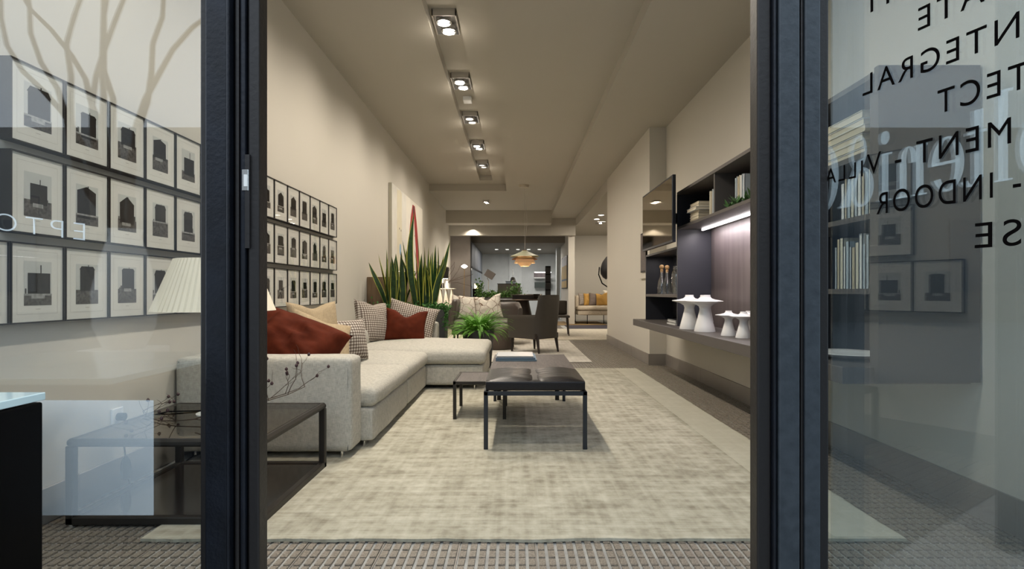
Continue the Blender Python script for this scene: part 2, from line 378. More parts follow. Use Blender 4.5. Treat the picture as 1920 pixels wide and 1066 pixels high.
# baseboards
def bboard(name, segs, x0, x1, h=.155):
    r = None
    for a, b in segs:
        bm = B(x0, x1, a+.002, b-.002, 0, h, .002, 1)
        if r is None: r = struct(name, B(x0+.002, x1-.002, segs[0][0], segs[-1][1], 0, h-.004), BASEB)
        obj('skirting_panel', bm, BASEB, r)
bboard('baseboard_left', [(1.4+i*1.2, 1.4+(i+1)*1.2) for i in range(12)], XL, XL+.014)
bboard('baseboard_right', [(1.4, 2.2), (2.2, 3.45), (3.45, 4.8), (4.8, 6.2), (6.2, 7.66)], XR-.014, XR)
b0 = struct('baseboard_pier', B(1.816, XR, 7.646, 7.66, 0, .155), BASEB)
for a, b in ((7.646, 8.8), (8.8, 10.0), (10.0, 11.2)): obj('skirting_panel', B(1.816, 1.83, a+.002, b-.002, 0, .155, .002, 1), BASEB, b0)
# ceiling
bm = nb()
box(bm, -2.2, -.82, 1.3, 13.2, 3.54, 3.7); box(bm, -.53, -.22, 1.3, 13.2, 3.54, 3.7)
box(bm, -.82, -.53, 12.76, 13.2, 3.54, 3.7); box(bm, -.82, -.53, 1.3, 1.8, 3.54, 3.7); box(bm, -.82, -.53, 1.8, 12.76, 3.66, 3.7)
box(bm, -2.2, 2.2, 1.3, 25, 3.7, 3.8)
struct('ceiling', bm, CEIL)
bm = nb(); box(bm, -.22, 1.05, 1.3, 16.4, 3.38, 3.7); box(bm, -2.2, -.22, 13.2, 16.4, 3.38, 3.7)
struct('ceiling_lower', bm, CEIL)
struct('ceiling_soffit_right', B(1.05, 2.2, 1.3, 17.1, 3.25, 3.7), CEIL)
struct('trim_beam_near', B(-2.1, 1.05, 16.35, 16.9, 3.01, 3.5), CEIL)
struct('ceiling_passage', B(-2.1, 1.9, 16.9, 17.1, 3.30, 3.5), CEIL)
struct('trim_beam_far', B(-2.1, 1.828, 17.1, 17.35, 2.73, 3.5), CEIL)
struct('trim_header_side', B(1.83, 1.95, 11.2, 20, 3.01, 3.7), CEIL)
# side room
struct('ceiling_side', B(1.95, 6.0, 11.2, 20.3, 3.01, 3.2), CEIL)
struct('wall_side_back', B(1.70, 6.0, 20.0, 20.2, 0, 3.2), WALL)
struct('wall_side_right', B(5.2, 5.4, 11.2, 20.2, 0, 3.2), WALL)
struct('wall_side_near', B(XR, 5.4, 11.1, 11.2, 0, 3.2), WALL)
struct('wall_partition', B(1.63, 1.83, 17.36, 20.2, 0, 3.2), WALL)
# back room
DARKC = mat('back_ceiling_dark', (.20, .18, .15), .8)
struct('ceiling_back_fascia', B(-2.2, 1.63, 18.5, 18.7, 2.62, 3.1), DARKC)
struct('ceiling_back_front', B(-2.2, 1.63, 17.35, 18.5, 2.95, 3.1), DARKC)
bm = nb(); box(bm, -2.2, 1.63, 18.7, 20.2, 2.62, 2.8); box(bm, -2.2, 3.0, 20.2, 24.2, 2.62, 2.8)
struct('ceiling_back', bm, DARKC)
struct('wall_back', B(-2.2, 3.0, 24.0, 24.2, 0, 2.9), WALLG)
struct('wall_back_reveal', B(-.28, .25, 23.93, 24.0, 0, 2.62), mat('back_wall_pale_band', (.56, .58, .57), .9))
struct('wall_back_right', B(2.3, 2.45, 20.2, 24, 0, 2.9), WALLG)
struct('trim_column_back', B(1.50, 1.63, 20.6, 20.9, 0, 2.62), WALLG)
CONC = mat('concrete_door_panel', (.22, .195, .175), .6, vscale=2.2, var=(.16, .14, .125))
struct('wall_back_panel', B(-2.04, -1.42, 17.5, 17.6, 0, 2.95), CONC)
# ------------------------------------------------------------------ shop front
YF = 1.35
def frame_bar(parts, par):
    for i, (px0, px1, y0, y1, m) in enumerate(parts):
        x0 = (px0-VX)/FP*YF; x1 = (px1-VX)/FP*YF
        obj('steel_profile', B(x0, x1, y0, y1, 0, 3.2, .004, 2), m, par)
d1 = struct('door_1', B((392-VX)/FP*YF, (470-VX)/FP*YF, 1.375, 1.42, 0, 3.2), STEELB)
frame_bar([(375, 389, YF-.0, YF+.045, STEELB), (389, 431, YF-.012, YF+.03, STEEL), (431, 437, YF-.02, YF+.03, STEEL), (440, 449, YF-.002, YF+.045, STEELB), (451, 461, YF-.004, YF+.04, STEEL), (464, 485, YF+.002, YF+.05, STEELB)], d1)
d2 = struct('door_2', B((1440-VX)/FP*YF, (1540-VX)/FP*YF, 1.375, 1.42, 0, 3.2), STEELB)
frame_bar([(1420, 1446, YF-.0, YF+.045, STEELB), (1446, 1453, YF-.012, YF+.04, STEEL), (1455, 1494, YF-.016, YF+.03, STEELR), (1499, 1505, YF-.006, YF+.03, STEELB), (1505, 1535, YF-.01, YF+.03, STEELR), (1537, 1556, YF+.004, YF+.05, STEELB)], d2)
# strike plate on the left jamb
sx = (463-VX)/FP*YF
sp = obj('strike_plate', B(sx-.010, sx+.006, YF-.006, YF+.004, 1+(547-358)/FP*YF, 1+(547-318)/FP*YF, .001, 1), CHROME, d1)
obj('latch_slot', B(sx-.004, sx+.004, YF-.008, YF-.002, 1+(547-350)/FP*YF, 1+(547-328)/FP*YF), PLASTW, sp)
obj('slot_cover', B(sx-.003, sx+.008, YF-.004, YF+.002, 1+(547-465)/FP*YF, 1+(547-290)/FP*YF), STEELB, d1)
# head above the door
struct('door_3', B(-.62, .59, YF, YF+.05, 2.55, 2.63), STEEL)
struct('window_3', B(-.62, .59, YF+.01, YF+.018, 2.63, 3.2), PANE)
struct('wall_front_header', B(-2.2, 2.2, YF-.05, YF+.15, 3.2, 3.75), WALL)
w1 = struct('window_1', B(XL, (375-VX)/FP*YF, YF+.005, YF+.013, .02, 3.2), PANE)
obj('window_sill', B(XL, (375-VX)/FP*YF, YF-.02, YF+.05, 0, .03), STEEL, w1)
def addreflection(name, col, tr):
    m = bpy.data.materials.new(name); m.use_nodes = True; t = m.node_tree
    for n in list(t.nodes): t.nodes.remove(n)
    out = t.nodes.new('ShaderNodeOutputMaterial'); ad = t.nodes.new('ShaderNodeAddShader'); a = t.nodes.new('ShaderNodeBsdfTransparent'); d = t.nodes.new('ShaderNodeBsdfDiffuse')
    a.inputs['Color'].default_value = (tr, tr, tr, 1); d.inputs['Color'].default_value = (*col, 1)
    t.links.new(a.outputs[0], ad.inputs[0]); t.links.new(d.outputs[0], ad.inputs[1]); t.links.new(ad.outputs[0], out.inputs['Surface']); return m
REFLPATCH = addreflection('pale_reflection_patch', (.19, .215, .23), .78)
obj('reflection_patch', B((60-VX)/FP*YF, (288-VX)/FP*YF, YF-.001, YF+.0005, 1-(965-547)/FP*YF, 1-(750-547)/FP*YF), REFLPATCH, w1)  # pale reflection painted as a translucent sheet on the pane
w2 = struct('window_2', B(.775, XR, YF+.02, YF+.028, .02, 3.2), PANE)
# open door leaf on the right
hx, hy = (1560-VX)/FP*YF, YF; dx, dy = .2935, -.956
def LP(t, z, off=0): return Vector((hx+dx*t+(-dy)*off*-1, hy+dy*t+dx*off*-1*-1*-1, z))
def leafbox(t0, t1, z0, z1, o0, o1):
    bm = nb(); n = Vector((dy, -dx, 0))  # points to the left / camera side
    pts = []
    for t, o in ((t0, o0), (t1, o0), (t1, o1), (t0, o1)): p = Vector((hx+dx*t, hy+dy*t, z0))+n*o; pts.append(p)
    return prism(bm, pts, (0, 0, z1-z0))
leaf = thing('glass_door', 'open tinted glass door leaf with mirrored black lettering at right', 'door', (hx, hy, 0))
obj('glass_pane', leafbox(-.025, .86, .09, 2.45, -.004, .004), LEAFGL, leaf)
obj('bottom_rail', leafbox(-.025, .9, 0.01, .09, -.02, .02), STEEL, leaf)
obj('top_rail', leafbox(-.025, .9, 2.45, 2.53, -.02, .02), STEEL, leaf)
obj('door_stile', leafbox(.86, .91, .0, 2.53, -.02, .02), STEEL, leaf)
INK = mat('black_vinyl', (.004, .0035, .0035), .9, spec=0.0)
def leaf_text(s, z, tl, width=None, cap=.047, smallfrom=None, spacing=1.0):
    cu = bpy.data.curves.new('lettering', 'FONT'); cu.body = s; cu.size = 1; cu.space_character = 1.22; cu.offset = 0
    if smallfrom is not None:
        cu.small_caps_scale = .78
        for i in range(smallfrom, len(s)): cu.body_format[i].use_small_caps = True
    ob = bpy.data.objects.new('lettering', cu); C.objects.link(ob); bpy.context.view_layer.update()
    dg = bpy.context.evaluated_depsgraph_get(); me = bpy.data.meshes.new_from_object(ob.evaluated_get(dg)); bpy.data.objects.remove(ob)
    xs = [v.co.x for v in me.vertices]; ys = [v.co.y for v in me.vertices]; x1 = max(xs); x0 = min(xs)
    sy = cap/.70; sxx = sy*1.0 if width is None else width/(x1-x0)
    n = Vector((dy, -dx, 0))
    for v in me.vertices:
        t = tl+(x1-v.co.x)*sxx; zz = z+v.co.y*sy
        v.co = Vector((hx+dx*t, hy+dy*t, zz))+n*.0065-Vector((hx, hy, 0))
    me.materials.append(INK); o = bpy.data.objects.new('lettering', me); C.objects.link(o); o.parent = leaf
    o['label'] = 'black mirrored lettering ' + s.replace('-', '').replace('  ', ' ').strip()
leaf_text('M', 1.620, .1086, .045); leaf_text('RATE', 1.531, .2162, .165); leaf_text('NTEGRAL', 1.441, .0888, .307)
leaf_text('TECT', 1.350, .2556, .155); leaf_text('MENT - Villa', 1.261, -.013, .396, smallfrom=8); leaf_text('- INDOOR', 1.170, .1231, .275)
leaf_text('SE', 1.081, .3236, .075)
# reflection of the shop sign, painted on the leaf as pale serif letters
def ring(cx, cy, rx, ry, ix, iy, a0=0, a1=2*PI, n=36, tilt=0):
    out = []
    for k in range(n):
        A, Bb = a0+(a1-a0)*k/n, a0+(a1-a0)*(k+1)/n
        q = [(cx+rx*math.cos(A), cy+ry*math.sin(A)), (cx+rx*math.cos(Bb), cy+ry*math.sin(Bb)), (cx+ix*math.cos(Bb), cy+iy*math.sin(Bb)), (cx+ix*math.cos(A), cy+iy*math.sin(A))]
        out.append(q)
    return out
def rect(x0, x1, y0, y1): return [[(x0, y0), (x1, y0), (x1, y1), (x0, y1)]]
def gl_l(x): return rect(x+.08, x+.26, 0, 1.45)+rect(x, x+.34, 0, .03)+rect(x-.02, x+.2, 1.40, 1.45)
def gl_i(x): return rect(x+.08, x+.26, 0, .92)+rect(x, x+.34, 0, .03)+rect(x-.02, x+.2, .88, .92)+ring(x+.17, 1.22, .12, .13, .001, .001)
def gl_t(x): return rect(x+.1, x+.28, .12, 1.25)+rect(x-.04, x+.42, .86, .91)+ring(x+.34, .17, .24, .18, .07, .14, PI, 1.85*PI, 16)
def gl_o(x): return ring(x+.34, .46, .36, .48, .17, .44)
def gl_e(x): return ring(x+.34, .46, .36, .48, .17, .44, 0, 1.82*PI)+rect(x+.1, x+.69, .46, .51)
def gl_n(x): return rect(x+.06, x+.24, 0, .92)+rect(x-.02, x+.32, 0, .03)+rect(x-.04, x+.2, .88, .92)+ring(x+.42, .62, .22, .32, .06, .28, 0, PI, 16)+rect(x+.47, x+.65, 0, .64)+rect(x+.4, x+.74, 0, .03)
def gl_C(x): return ring(x+.5, .72, .54, .76, .32, .71, .28*PI, 1.72*PI)
def gl_amp(x): return ring(x+.38, .36, .36, .40, .2, .35)+ring(x+.46, 1.08, .24, .34, .15, .28)+[[(x+.3, .95), (x+.5, .9), (x+.98, .04), (x+.72, .04)]]+rect(x+.7, x+1.05, 0, .04)
SERIF = film('pale_reflected_lettering', (.62, .74, .78), .30)
GL = [(gl_o, .82), (gl_l, .44), (gl_t, .5), (gl_e, .82), (gl_n, .86), (gl_i, .46), (gl_amp, 1.12), (gl_C, 1.1)]
tot = sum(a for _, a in GL); n_ = Vector((dy, -dx, 0))
SERIF2 = film('pale_reflected_lettering_ghost', (.62, .74, .78), .13)
for sh, off in ((0, .0045), (-.007, .0052)):
    bm = nb(); x = 0
    for g, adv in GL:
        for q in g(x):
            ps = []
            for (a, b) in q:
                t = .455+sh-a*(.455+.075)/tot
                ps.append(Vector((hx+dx*t, hy+dy*t, 1.197+b*.112))+n_*off)
            if min((Vector(ps[0])-Vector((hx, hy, ps[0].z))).dot(Vector((dx, dy, 0))) for _ in [0]) < -.03: continue
            try: poly(bm, ps)
            except ValueError: pass
        x += adv
    o = obj('lettering_reflection', bm, SERIF if sh == 0 else SERIF2, leaf, smooth=-1); o['label'] = 'painted reflection of pale serif lettering olteni&C'
# thin pale lettering on left pane
cu = bpy.data.curves.new('lettering', 'FONT'); cu.body = 'EPTO'; cu.size = 1; cu.offset = -.018; cu.space_character = 1.35
ob = bpy.data.objects.new('lettering', cu); C.objects.link(ob); bpy.context.view_layer.update()
dg = bpy.context.evaluated_depsgraph_get(); me = bpy.data.meshes.new_from_object(ob.evaluated_get(dg)); bpy.data.objects.remove(ob)
x1 = max(v.co.x for v in me.vertices); x0 = min(v.co.x for v in me.vertices)
for v in me.vertices:
    f = (v.co.x-x0)/(x1-x0); px = 157-f*(157+14); py = 451-f*21-v.co.y/.7*34
    v.co = Vector(((px-VX)/FP*YF, YF+.004, 1+(VY-py)/FP*YF))
me.materials.append(film('thin_white_lettering', (.85, .92, .95), .5)); o = bpy.data.objects.new('lettering', me); C.objects.link(o); o.parent = w1

# ------------------------------------------------------------------ street side
struct('floor_street', B(-30, 30, -16, 1.2, -.2, -.006), mat('street_paving', (.25, .26, .26), .8, vscale=2))
wsr = struct('wall_street', B(-30, 30, -16.5, -16, -.2, 6.5), mat('street_render', (.22, .22, .21), .9, vscale=.5))
for i in range(9):
    f = obj('window', B(-24+i*5.5, -21.5+i*5.5, -16.01, -15.94, 1, 3.4), mat('street_window', (.08, .10, .12), .15), wsr)
br = thing('branch_vase', 'tall vase of bare brown branches seen mirrored in left pane', 'vase', (-3.5, -2.3, 0))
bm = nb(); lathe(bm, [(.16, .5), (.24, .7), (.25, 1.0), (.17, 1.35), (.12, 1.5), (.14, 1.56)], (-3.5, -2.3, 0)); obj('vase', bm, PLASTW, br, 50)
obj('pedestal', B(-3.75, -3.25, -2.55, -2.05, 0, .5, .01), PLASTW, br)
BRCH = mat('branch_brown', (.06, .035, .02), .8)
rr = random.Random(4)
for k in range(9):
    p = Vector((-3.5+rr.uniform(-.05, .05), -2.3, 1.45)); a = rr.uniform(-.65, .65); pts = [p.copy()]
    for s in range(11):
        a += rr.uniform(-.28, .28)-a*.08; p = p+Vector((math.sin(a), rr.uniform(-.12, .12), math.cos(a)))*.26; pts.append(p.copy())
    obj('branch', tube(nb(), pts, .035, 7, .014), BRCH, br, 60)
pd = thing('pedestal', 'black pedestal with pale glass top at the left edge, outside the window', 'pedestal', (-1.3, .95, 0))
obj('body', B(-1.75, (81-VX)/FP*1.25, .62, 1.25, 0, .755, .004), BLACK, pd)
obj('glass_top', B(-1.75, (79-VX)/FP*1.25, .60, 1.26, .758, .775, .002), mat('pale_glass_top', (.62, .78, .80), .12, coat=.5), pd)
obj('inset_panel', B(-1.064, -1.0545, .70, 1.02, .05, .58, .003), STEEL, pd)

# ------------------------------------------------------------------ framed photographs
def tri(bm, pts, mi): poly(bm, [(x, y, z) for x, y, z in pts], mi)
ORD = ['first', 'second', 'third', 'fourth', 'fifth', 'sixth', 'seventh', 'eighth', 'ninth', 'tenth', 'eleventh', 'twelfth', 'thirteenth', 'fourteenth', 'fifteenth']
FW, FH = .2694, .330
def picture(yc, zb, label):
    t = thing('framed_photograph', label, 'picture', (XL, yc, zb), 0, 'framed house photographs on left wall')
    h = FW/2-.002; x = XL
    bm = nb()
    box(bm, x, x+.045, yc-h, yc-h+.006, zb, zb+FH); box(bm, x, x+.045, yc+h-.006, yc+h, zb, zb+FH)
    box(bm, x, x+.045, yc-h+.006, yc+h-.006, zb, zb+.006); box(bm, x, x+.045, yc-h+.006, yc+h-.006, zb+FH-.006, zb+FH)
    obj('frame', bm, STEELB, t)
    obj('mat_board', B(x+.002, x+.038, yc-h+.006, yc+h-.006, zb+.006, zb+FH-.006), MATB, t)
    bm = nb(); X = x+.0385; yc0 = yc+.0; zc = zb+FH*.50; w2_, h2 = .068, .092
    # note: the viewer sees +Y to the right
    def R(a, b, c, d, mi, e=0): poly(bm, [(X+e, yc0+a, zc+c), (X+e, yc0+b, zc+c), (X+e, yc0+b, zc+d), (X+e, yc0+a, zc+d)], mi)
    R(-w2_, w2_, -h2, h2, 0)
    gh = -h2+rr.uniform(.25, .45)*2*h2; R(-w2_, w2_, -h2, gh, 1, .0003)
    kk = rr.random(); hw = w2_*rr.uniform(.60, .85); hb = gh-rr.uniform(.0, .02); ht = h2*rr.uniform(.45, .78); cx = rr.uniform(-.008, .008)
    R(cx-hw, cx+hw, hb, ht, 2, .0006)
    rf = rr.uniform(.012, .03)
    if kk < .4: poly(bm, [(X+.0006, yc0+cx-hw-.004, zc+ht), (X+.0006, yc0+cx+hw+.004, zc+ht), (X+.0006, yc0+cx, zc+min(ht+rf*1.4, h2-.006))], 2)
    elif kk < .8: poly(bm, [(X+.0006, yc0+cx-hw-.005, zc+ht), (X+.0006, yc0+cx+hw+.005, zc+ht), (X+.0006, yc0+cx+hw*.8, zc+min(ht+rf, h2-.006)), (X+.0006, yc0+cx-hw*.8, zc+min(ht+rf, h2-.006))], 2)
    R(cx+hw*.1, cx+hw*.2, ht, min(ht+rf+.008, h2-.002), 2, .0007)
    for q in range(rr.randint(2, 5)):
        a = rr.uniform(-w2_, w2_-.02); R(a, a+rr.uniform(.006, .02), gh-.004, gh+rr.uniform(.006, .03), 1, .0005)
    if rr.random() < .6: R(-w2_, w2_, gh-.006, gh+.002, 3, .0007)
    if rr.random() < .6: R(cx-hw*.7, cx+hw*.5, hb-.012, hb+.004, 3, .0008)
    obj('print', bm, [PSKY, PGRD, PHSE, PLGT], t, smooth=-1)
    bm = nb()
    for (a, b, c, d) in ((-.1, .1, .132, .1332), (-.1, .1, -.128, -.1268), (-.1, -.0988, -.128, .132), (.0988, .1, -.128, .132), (-.012, .012, -.109, -.106)):
        poly(bm, [(X, yc0+a, zc+c), (X, yc0+b, zc+c), (X, yc0+b, zc+d), (X, yc0+a, zc+d)])
    obj('caption_line', bm, PLINE, t, smooth=-1)
    obj('glazing', B(x+.0405, x+.0415, yc-h+.006, yc+h-.006, zb+.006, zb+FH-.006), GLZ, t)
    return kk
Y0 = FP*1.995/947
for row, (zt, rn) in enumerate(((1.935, 'top'), (1.568, 'middle'), (1.201, 'bottom'))):
    for c in range(15):
        picture(Y0+FW*(c+.5), zt-FH, 'black framed photograph of a dark house, %s row, %s counted from the left' % (rn, ORD[c]))
picture(Y0-FW*.5, 1.201-FH, 'framed house photograph cut off by the left picture edge, bottom row')

# ------------------------------------------------------------------ glass coffee table (left front)
ct = thing('coffee_table', 'low dark metal coffee table with bronze glass top in front of sofa', 'table', (-1.49, 2.78, 0))
tx0, tx1, ty0, ty1, tz = -1.91, -1.07, 2.37, 3.17, .376
def hexbar(bm, p0, p1, r=.019): return cyl(bm, p0, p1, r, n=4)
for (x, y) in ((tx0, ty0), (tx1, ty0), (tx1, ty1), (tx0, ty1)):
    sx_ = .034 if x < -1.5 else -.034; sy_ = .034 if y < 2.7 else -.034
    obj('leg', B(min(x, x+sx_), max(x, x+sx_), min(y, y+sy_), max(y, y+sy_), 0.012, tz-.03, .004, 1), FRAMEB, ct)
    obj('foot', cyl(nb(), (x+sx_/2, y+sy_/2, 0), (x+sx_/2, y+sy_/2, .014), .012), CHROME, ct)
for z0, z1, nm in ((tz-.034, tz, 'top_rail'), (.012, .046, 'bottom_rail')):
    for a in ((tx0, tx1, ty0, ty0+.034), (tx0, tx1, ty1-.034, ty1), (tx0, tx0+.034, ty0, ty1), (tx1-.034, tx1, ty0, ty1)):
        obj(nm, B(*a, z0, z1, .011 if z0 > .1 else .005, 1), FRAMEB, ct)
obj('glass_top', B(tx0+.03, tx1-.03, ty0+.03, ty1-.03, tz-.01, tz-.002), TGLASS, ct)['label'] = 'bronze tinted glass top'
obj('glass_shelf', B(tx0+.03, tx1-.03, ty0+.03, ty1-.03, .03, .038), mat('dark_glass_shelf', (.03, .024, .02), .12), ct)['label'] = 'dark glass lower shelf'
# table lamp
lp = thing('table_lamp', 'cream pleated shade table lamp standing on the glass coffee table', 'lamp', (-1.54, 2.87, tz))
lx, ly = -1.54, 2.87
obj('base', lathe(nb(), [(0, 0), (.085, 0), (.088, .008), (.03, .014), (0, .016)], (lx, ly, tz)), PLASTW, lp, 40)
obj('pole', cyl(nb(), (lx, ly, tz+.01), (lx, ly, 1.08), .008), CHROME, lp, 40)
bm = nb(); n = 120
ra = []
for k in range(n):
    a = 2*PI*k/n; e = 1+(.010 if k % 2 else -.010)
    ra.append([bm.verts.new((lx+.285*e*math.cos(a), ly+.285*e*math.sin(a), .905)), bm.verts.new((lx+.185*e*math.cos(a), ly+.185*e*math.sin(a), 1.165))])
for k in range(n): bm.faces.new((ra[k][0], ra[(k+1) % n][0], ra[(k+1) % n][1], ra[k][1]))
SHADE = mat('cream_pleated_shade', (.80, .73, .58), .8, emit=(1, .86, .62), estr=.18); obj('lamp_shade', bm, SHADE, lp)
obj('bulb', lathe(nb(), [(0, 0), (.03, .03), (.0, .07)], (lx, ly, 1.0), 16), mat('warm_bulb', (1, .9, .7), .5, emit=(1, .8, .5), estr=4), lp, 40)
lamp('lamp_bulb', 'POINT', (lx, ly, 1.02), 3.0, WARM, size=.04)
bm = nb(); pts = [(-1.62, 2.95, tz), (-1.80, 2.9, tz+.005), (-1.93, 2.8, tz-.02), (-1.945, 2.78, .25), (-1.95, 2.8, .16)]
tube(bm, pts, .004); tube(bm, [(-1.95, 2.8, .10), (-1.96, 2.85, .02), (-1.90, 3.1, .006), (-1.96, 3.4, .006), (-2.0, 3.5, .2), (-2.03, 3.45, .30)], .004)
obj('power_cord', bm, BLACK, lp)
bm = nb(); lathe(bm, [(0, 0), (.018, .01), (.024, .05), (.022, .09), (.012, .115), (0, .12)], (-1.95, 2.8, .06), 16); obj('dimmer_switch', bm, BLACK, lp, 50)
sk = thing('wall_socket', 'white wall socket with black plug low on left wall', 'socket', (XL, 3.28, .30))
zc = 1-(779-547)/FP*(FP*2.03/746); yc = FP*2.03/746
obj('plate', B(XL, XL+.012, yc-.04, yc+.04, zc-.04, zc+.04, .004), PLASTW, sk); obj('plug', cyl(nb(), (XL+.01, yc, zc-.005), (XL+.045, yc, zc-.005), .02), BLACK, sk, 40)
# berry branches on table
def twig(name, p0, direction, L, seed, label, n=6):
    r = random.Random(seed); t = thing(name, label, 'branch', p0)
    bm = nb(); bb = nb(); tips = []
    def grow(p, d, l, rad, lev):
        pts = [p.copy()]; m = 6 if lev == 0 else 4
        for i in range(m):
            d = (d+Vector((r.uniform(-.35, .35), r.uniform(-.35, .35), r.uniform(-.15, .2)))).normalized()
            p = p+d*l/m; p.z = max(p.z, tz+.006); pts.append(p.copy())
            if lev < 2 and i > 0:
                s = Vector((r.uniform(-1, 1), r.uniform(-1, 1), r.uniform(.0, .8))).normalized(); grow(p.copy(), (d*.7+s).normalized(), l*r.uniform(.28, .45), rad*.6, lev+1)
        tube(bm, pts, rad, 5, rad*.5)
        if lev > 0 and r.random() < .42: tips.append(p)
    grow(Vector(p0), Vector(direction), L, .0032, 0)
    obj('stem', bm, BRCH, t)
    for q in tips:
        b = nb(); lathe(b, [(0, -.009), (.0065, -.005), (.008, .0), (.0055, .006), (0, .011)], q, 10); obj('rose_hip', b, HIP, t, 60)
HIP = mat('rose_hip_purple', (.05, .018, .02), .4)
twig('berry_branch', (-1.50, 2.62, tz+.03), (1, .05, .32), .52, 3, 'dried berry twig reaching right above the glass table')
twig('berry_branch', (-1.48, 2.66, tz+.02), (.9, .2, .05), .45, 5, 'dried berry twig lying low on the right side of glass table')
twig('berry_branch', (-1.45, 2.66, tz+.015), (-1, -.08, .12), .52, 8, 'dried berry twig reaching left over the glass table')

# ------------------------------------------------------------------ rugs
def rug(name, x0, x1, y0, y1, z0, z1, m, label, fr=0, nx=90, amp=.006):
    bm = nb(); pts = []
    def e(x, y, k): return k*amp*(noise.noise(Vector((x*6, y*6, 3)))+.5*noise.noise(Vector((x*31, y*31, 1))))
    for i in range(nx): x = x0+(x1-x0)*i/nx; pts.append((x, y0+e(x, y0, 1.6), z0))
    for i in range(nx): y = y0+(y1-y0)*i/nx; pts.append((x1+e(x1, y, 1), y, z0))
    for i in range(nx): x = x1+(x0-x1)*i/nx; pts.append((x, y1+e(x, y1, 1), z0))
    for i in range(nx): y = y1+(y0-y1)*i/nx; pts.append((x0+e(x0, y, 1), y, z0))
    prism(bm, pts, (0, 0, z1-z0)); o = solo(name, bm, m, label, 'rug')
    return o
RUGO = rug('area_rug', -1.50, 1.56, 2.235, 7.24, .004, .016, RUG, 'large sage beige rug under the bench and sofa')
bm = nb(); box(bm, 1.28, 1.55, 2.25, 7.23, .0155, .0175)
obj('border_band', bm, rugmat('rug_border', (.44, .42, .33), (.48, .46, .37), (.53, .51, .42)), RUGO)
rug('area_rug', -1.95, 1.08, 7.9, 11.5, .004, .016, RUG2, 'silver grey rug under the dark armchair')
RUG3 = rugmat('rug_cream', (.42, .38, .29), (.55, .50, .40), (.66, .61, .50))
rug('area_rug', -1.95, 1.80, 11.62, 15.05, .002, .012, RUG3, 'cream rug behind the armchair reaching into the side room', amp=.003)
bm = nb(); box(bm, 1.80, 3.4, 11.62, 15.05, .002, .012)
solo('area_rug', bm, RUG3, 'cream rug strip beyond the wall pier', 'rug')
solo('area_rug', B(1.45, 2.95, 15.15, 16.7, .002, .012), mat('navy_rug', (.03, .026, .04), .9), 'dark navy rug band in front of the side room sofa', 'rug')
solo('area_rug', B(1.2, 2.75, 16.75, 18.9, .002, .012), mat('ochre_rug', (.22, .14, .05), .9, vscale=20), 'ochre brown rug under the side room sofa', 'rug')

# ------------------------------------------------------------------ sectional sofa
sf = thing('sectional_sofa', 'large ivory linen corner sofa with chaise along left wall', 'sofa', (-1.4, 5.2, 0))
SX0 = -2.02
obj('armrest', soft(nb(), SX0, -.97, 3.31, 3.54, .05, .612, r=.035, n=18, wob=.003), SOFA, sf, 60)
bm = nb(); q = .018
obj('piping', tube(bm, [(-2.0, 3.318, .585), (-1.02, 3.318, .585), (-1.003, 3.318, .57), (-.995, 3.318, .55), (-.995, 3.318, .06)], .0028, 6), PIPING, sf)
obj('base', soft(nb(), SX0, -.90, 3.54, 4.685, .05, .268, r=.03, wob=.004), SOFA, sf, 60)
obj('base', soft(nb(), SX0, -.90, 4.69, 5.66, .05, .268, r=.03, wob=.004), SOFA, sf, 60)
obj('seat_cushion', soft(nb(), -1.9, -.885, 3.545, 4.70, .262, .395, r=.055, crown=.035, n=20, wob=.008, seed=3), SOFA, sf, 80)
obj('seat_cushion', soft(nb(), -1.9, -.885, 4.69, 5.74, .262, .395, r=.055, crown=.045, n=20, wob=.008, seed=9), SOFA, sf, 80)
obj('chaise_base', soft(nb(), -1.95, -.325, 5.66, 7.02, .05, .272, r=.045, n=16, wob=.005, seed=2), SOFA, sf, 60)
obj('chaise_cushion', soft(nb(), -1.9, -.30, 5.62, 7.02, .27, .415, r=.06, crown=.055, n=24, wob=.008, seed=5), SOFA, sf, 80)
obj('backrest', soft(nb(), SX0, -1.80, 3.54, 7.05, .05, .585, r=.04, n=18, wob=.004), SOFA, sf, 60)
obj('back_cushion', soft(nb(), -1.86, -1.60, 5.60, 6.65, .36, .62, r=.10, n=16, wob=.010, seed=4), SOFA, sf, 80)
obj('back_cushion', soft(nb(), -1.86, -1.62, 3.6, 5.55, .36, .60, r=.10, n=16, wob=.008, seed=8), SOFA, sf, 80)
obj('armrest', soft(nb(), SX0, -.98, 7.0, 7.20, .05, .625, r=.04, n=16, wob=.003), SOFA, sf, 60)
for (x, y) in ((-1.035, 3.36), (-.97, 3.60), (-1.93, 3.40), (-.98, 5.6), (-.42, 5.72), (-.42, 6.9), (-1.9, 6.9)):
    obj('foot', B(x-.006, x+.006, y-.03, y+.03, 0.013, .055, .002, 1), CHROME, sf)
# cushions
def uvfit(bm):
    uv = bm.loops.layers.uv.new('UVMap')
    for f in bm.faces:
        for l in f.loops: l[uv].uv = (l.vert.co.x, l.vert.co.z)
def cush(name, W, H, T, m, loc, rx, ry, rz, label, chop=0, seed=0, group='cushions on the ivory sofa', wr=.006):
    bm = pillow(W, H, T, chop, seed=seed, wr=wr); uvfit(bm); place(bm, loc, rx, ry, rz); return solo(name, bm, m, label, 'cushion', group, smooth=80)
cush('scatter_cushion', .74, .52, .46, RUST, (-1.68, 3.76, .42), -40, 18, -6, 'large rumpled rust velvet cushion behind the front arm of the ivory sofa', seed=1, wr=.024)
cush('scatter_cushion', .50, .46, .15, BEIGE, (-1.42, 4.10, .41), -26, 18, 48, 'beige linen cushion leaning low just behind the large rust cushion', .03, seed=2)
cush('scatter_cushion', .50, .52, .17, BEIGE, (-1.56, 4.42, .41), -8, 0, 62, 'beige linen cushion standing highest by the framed photographs', .035, seed=3)
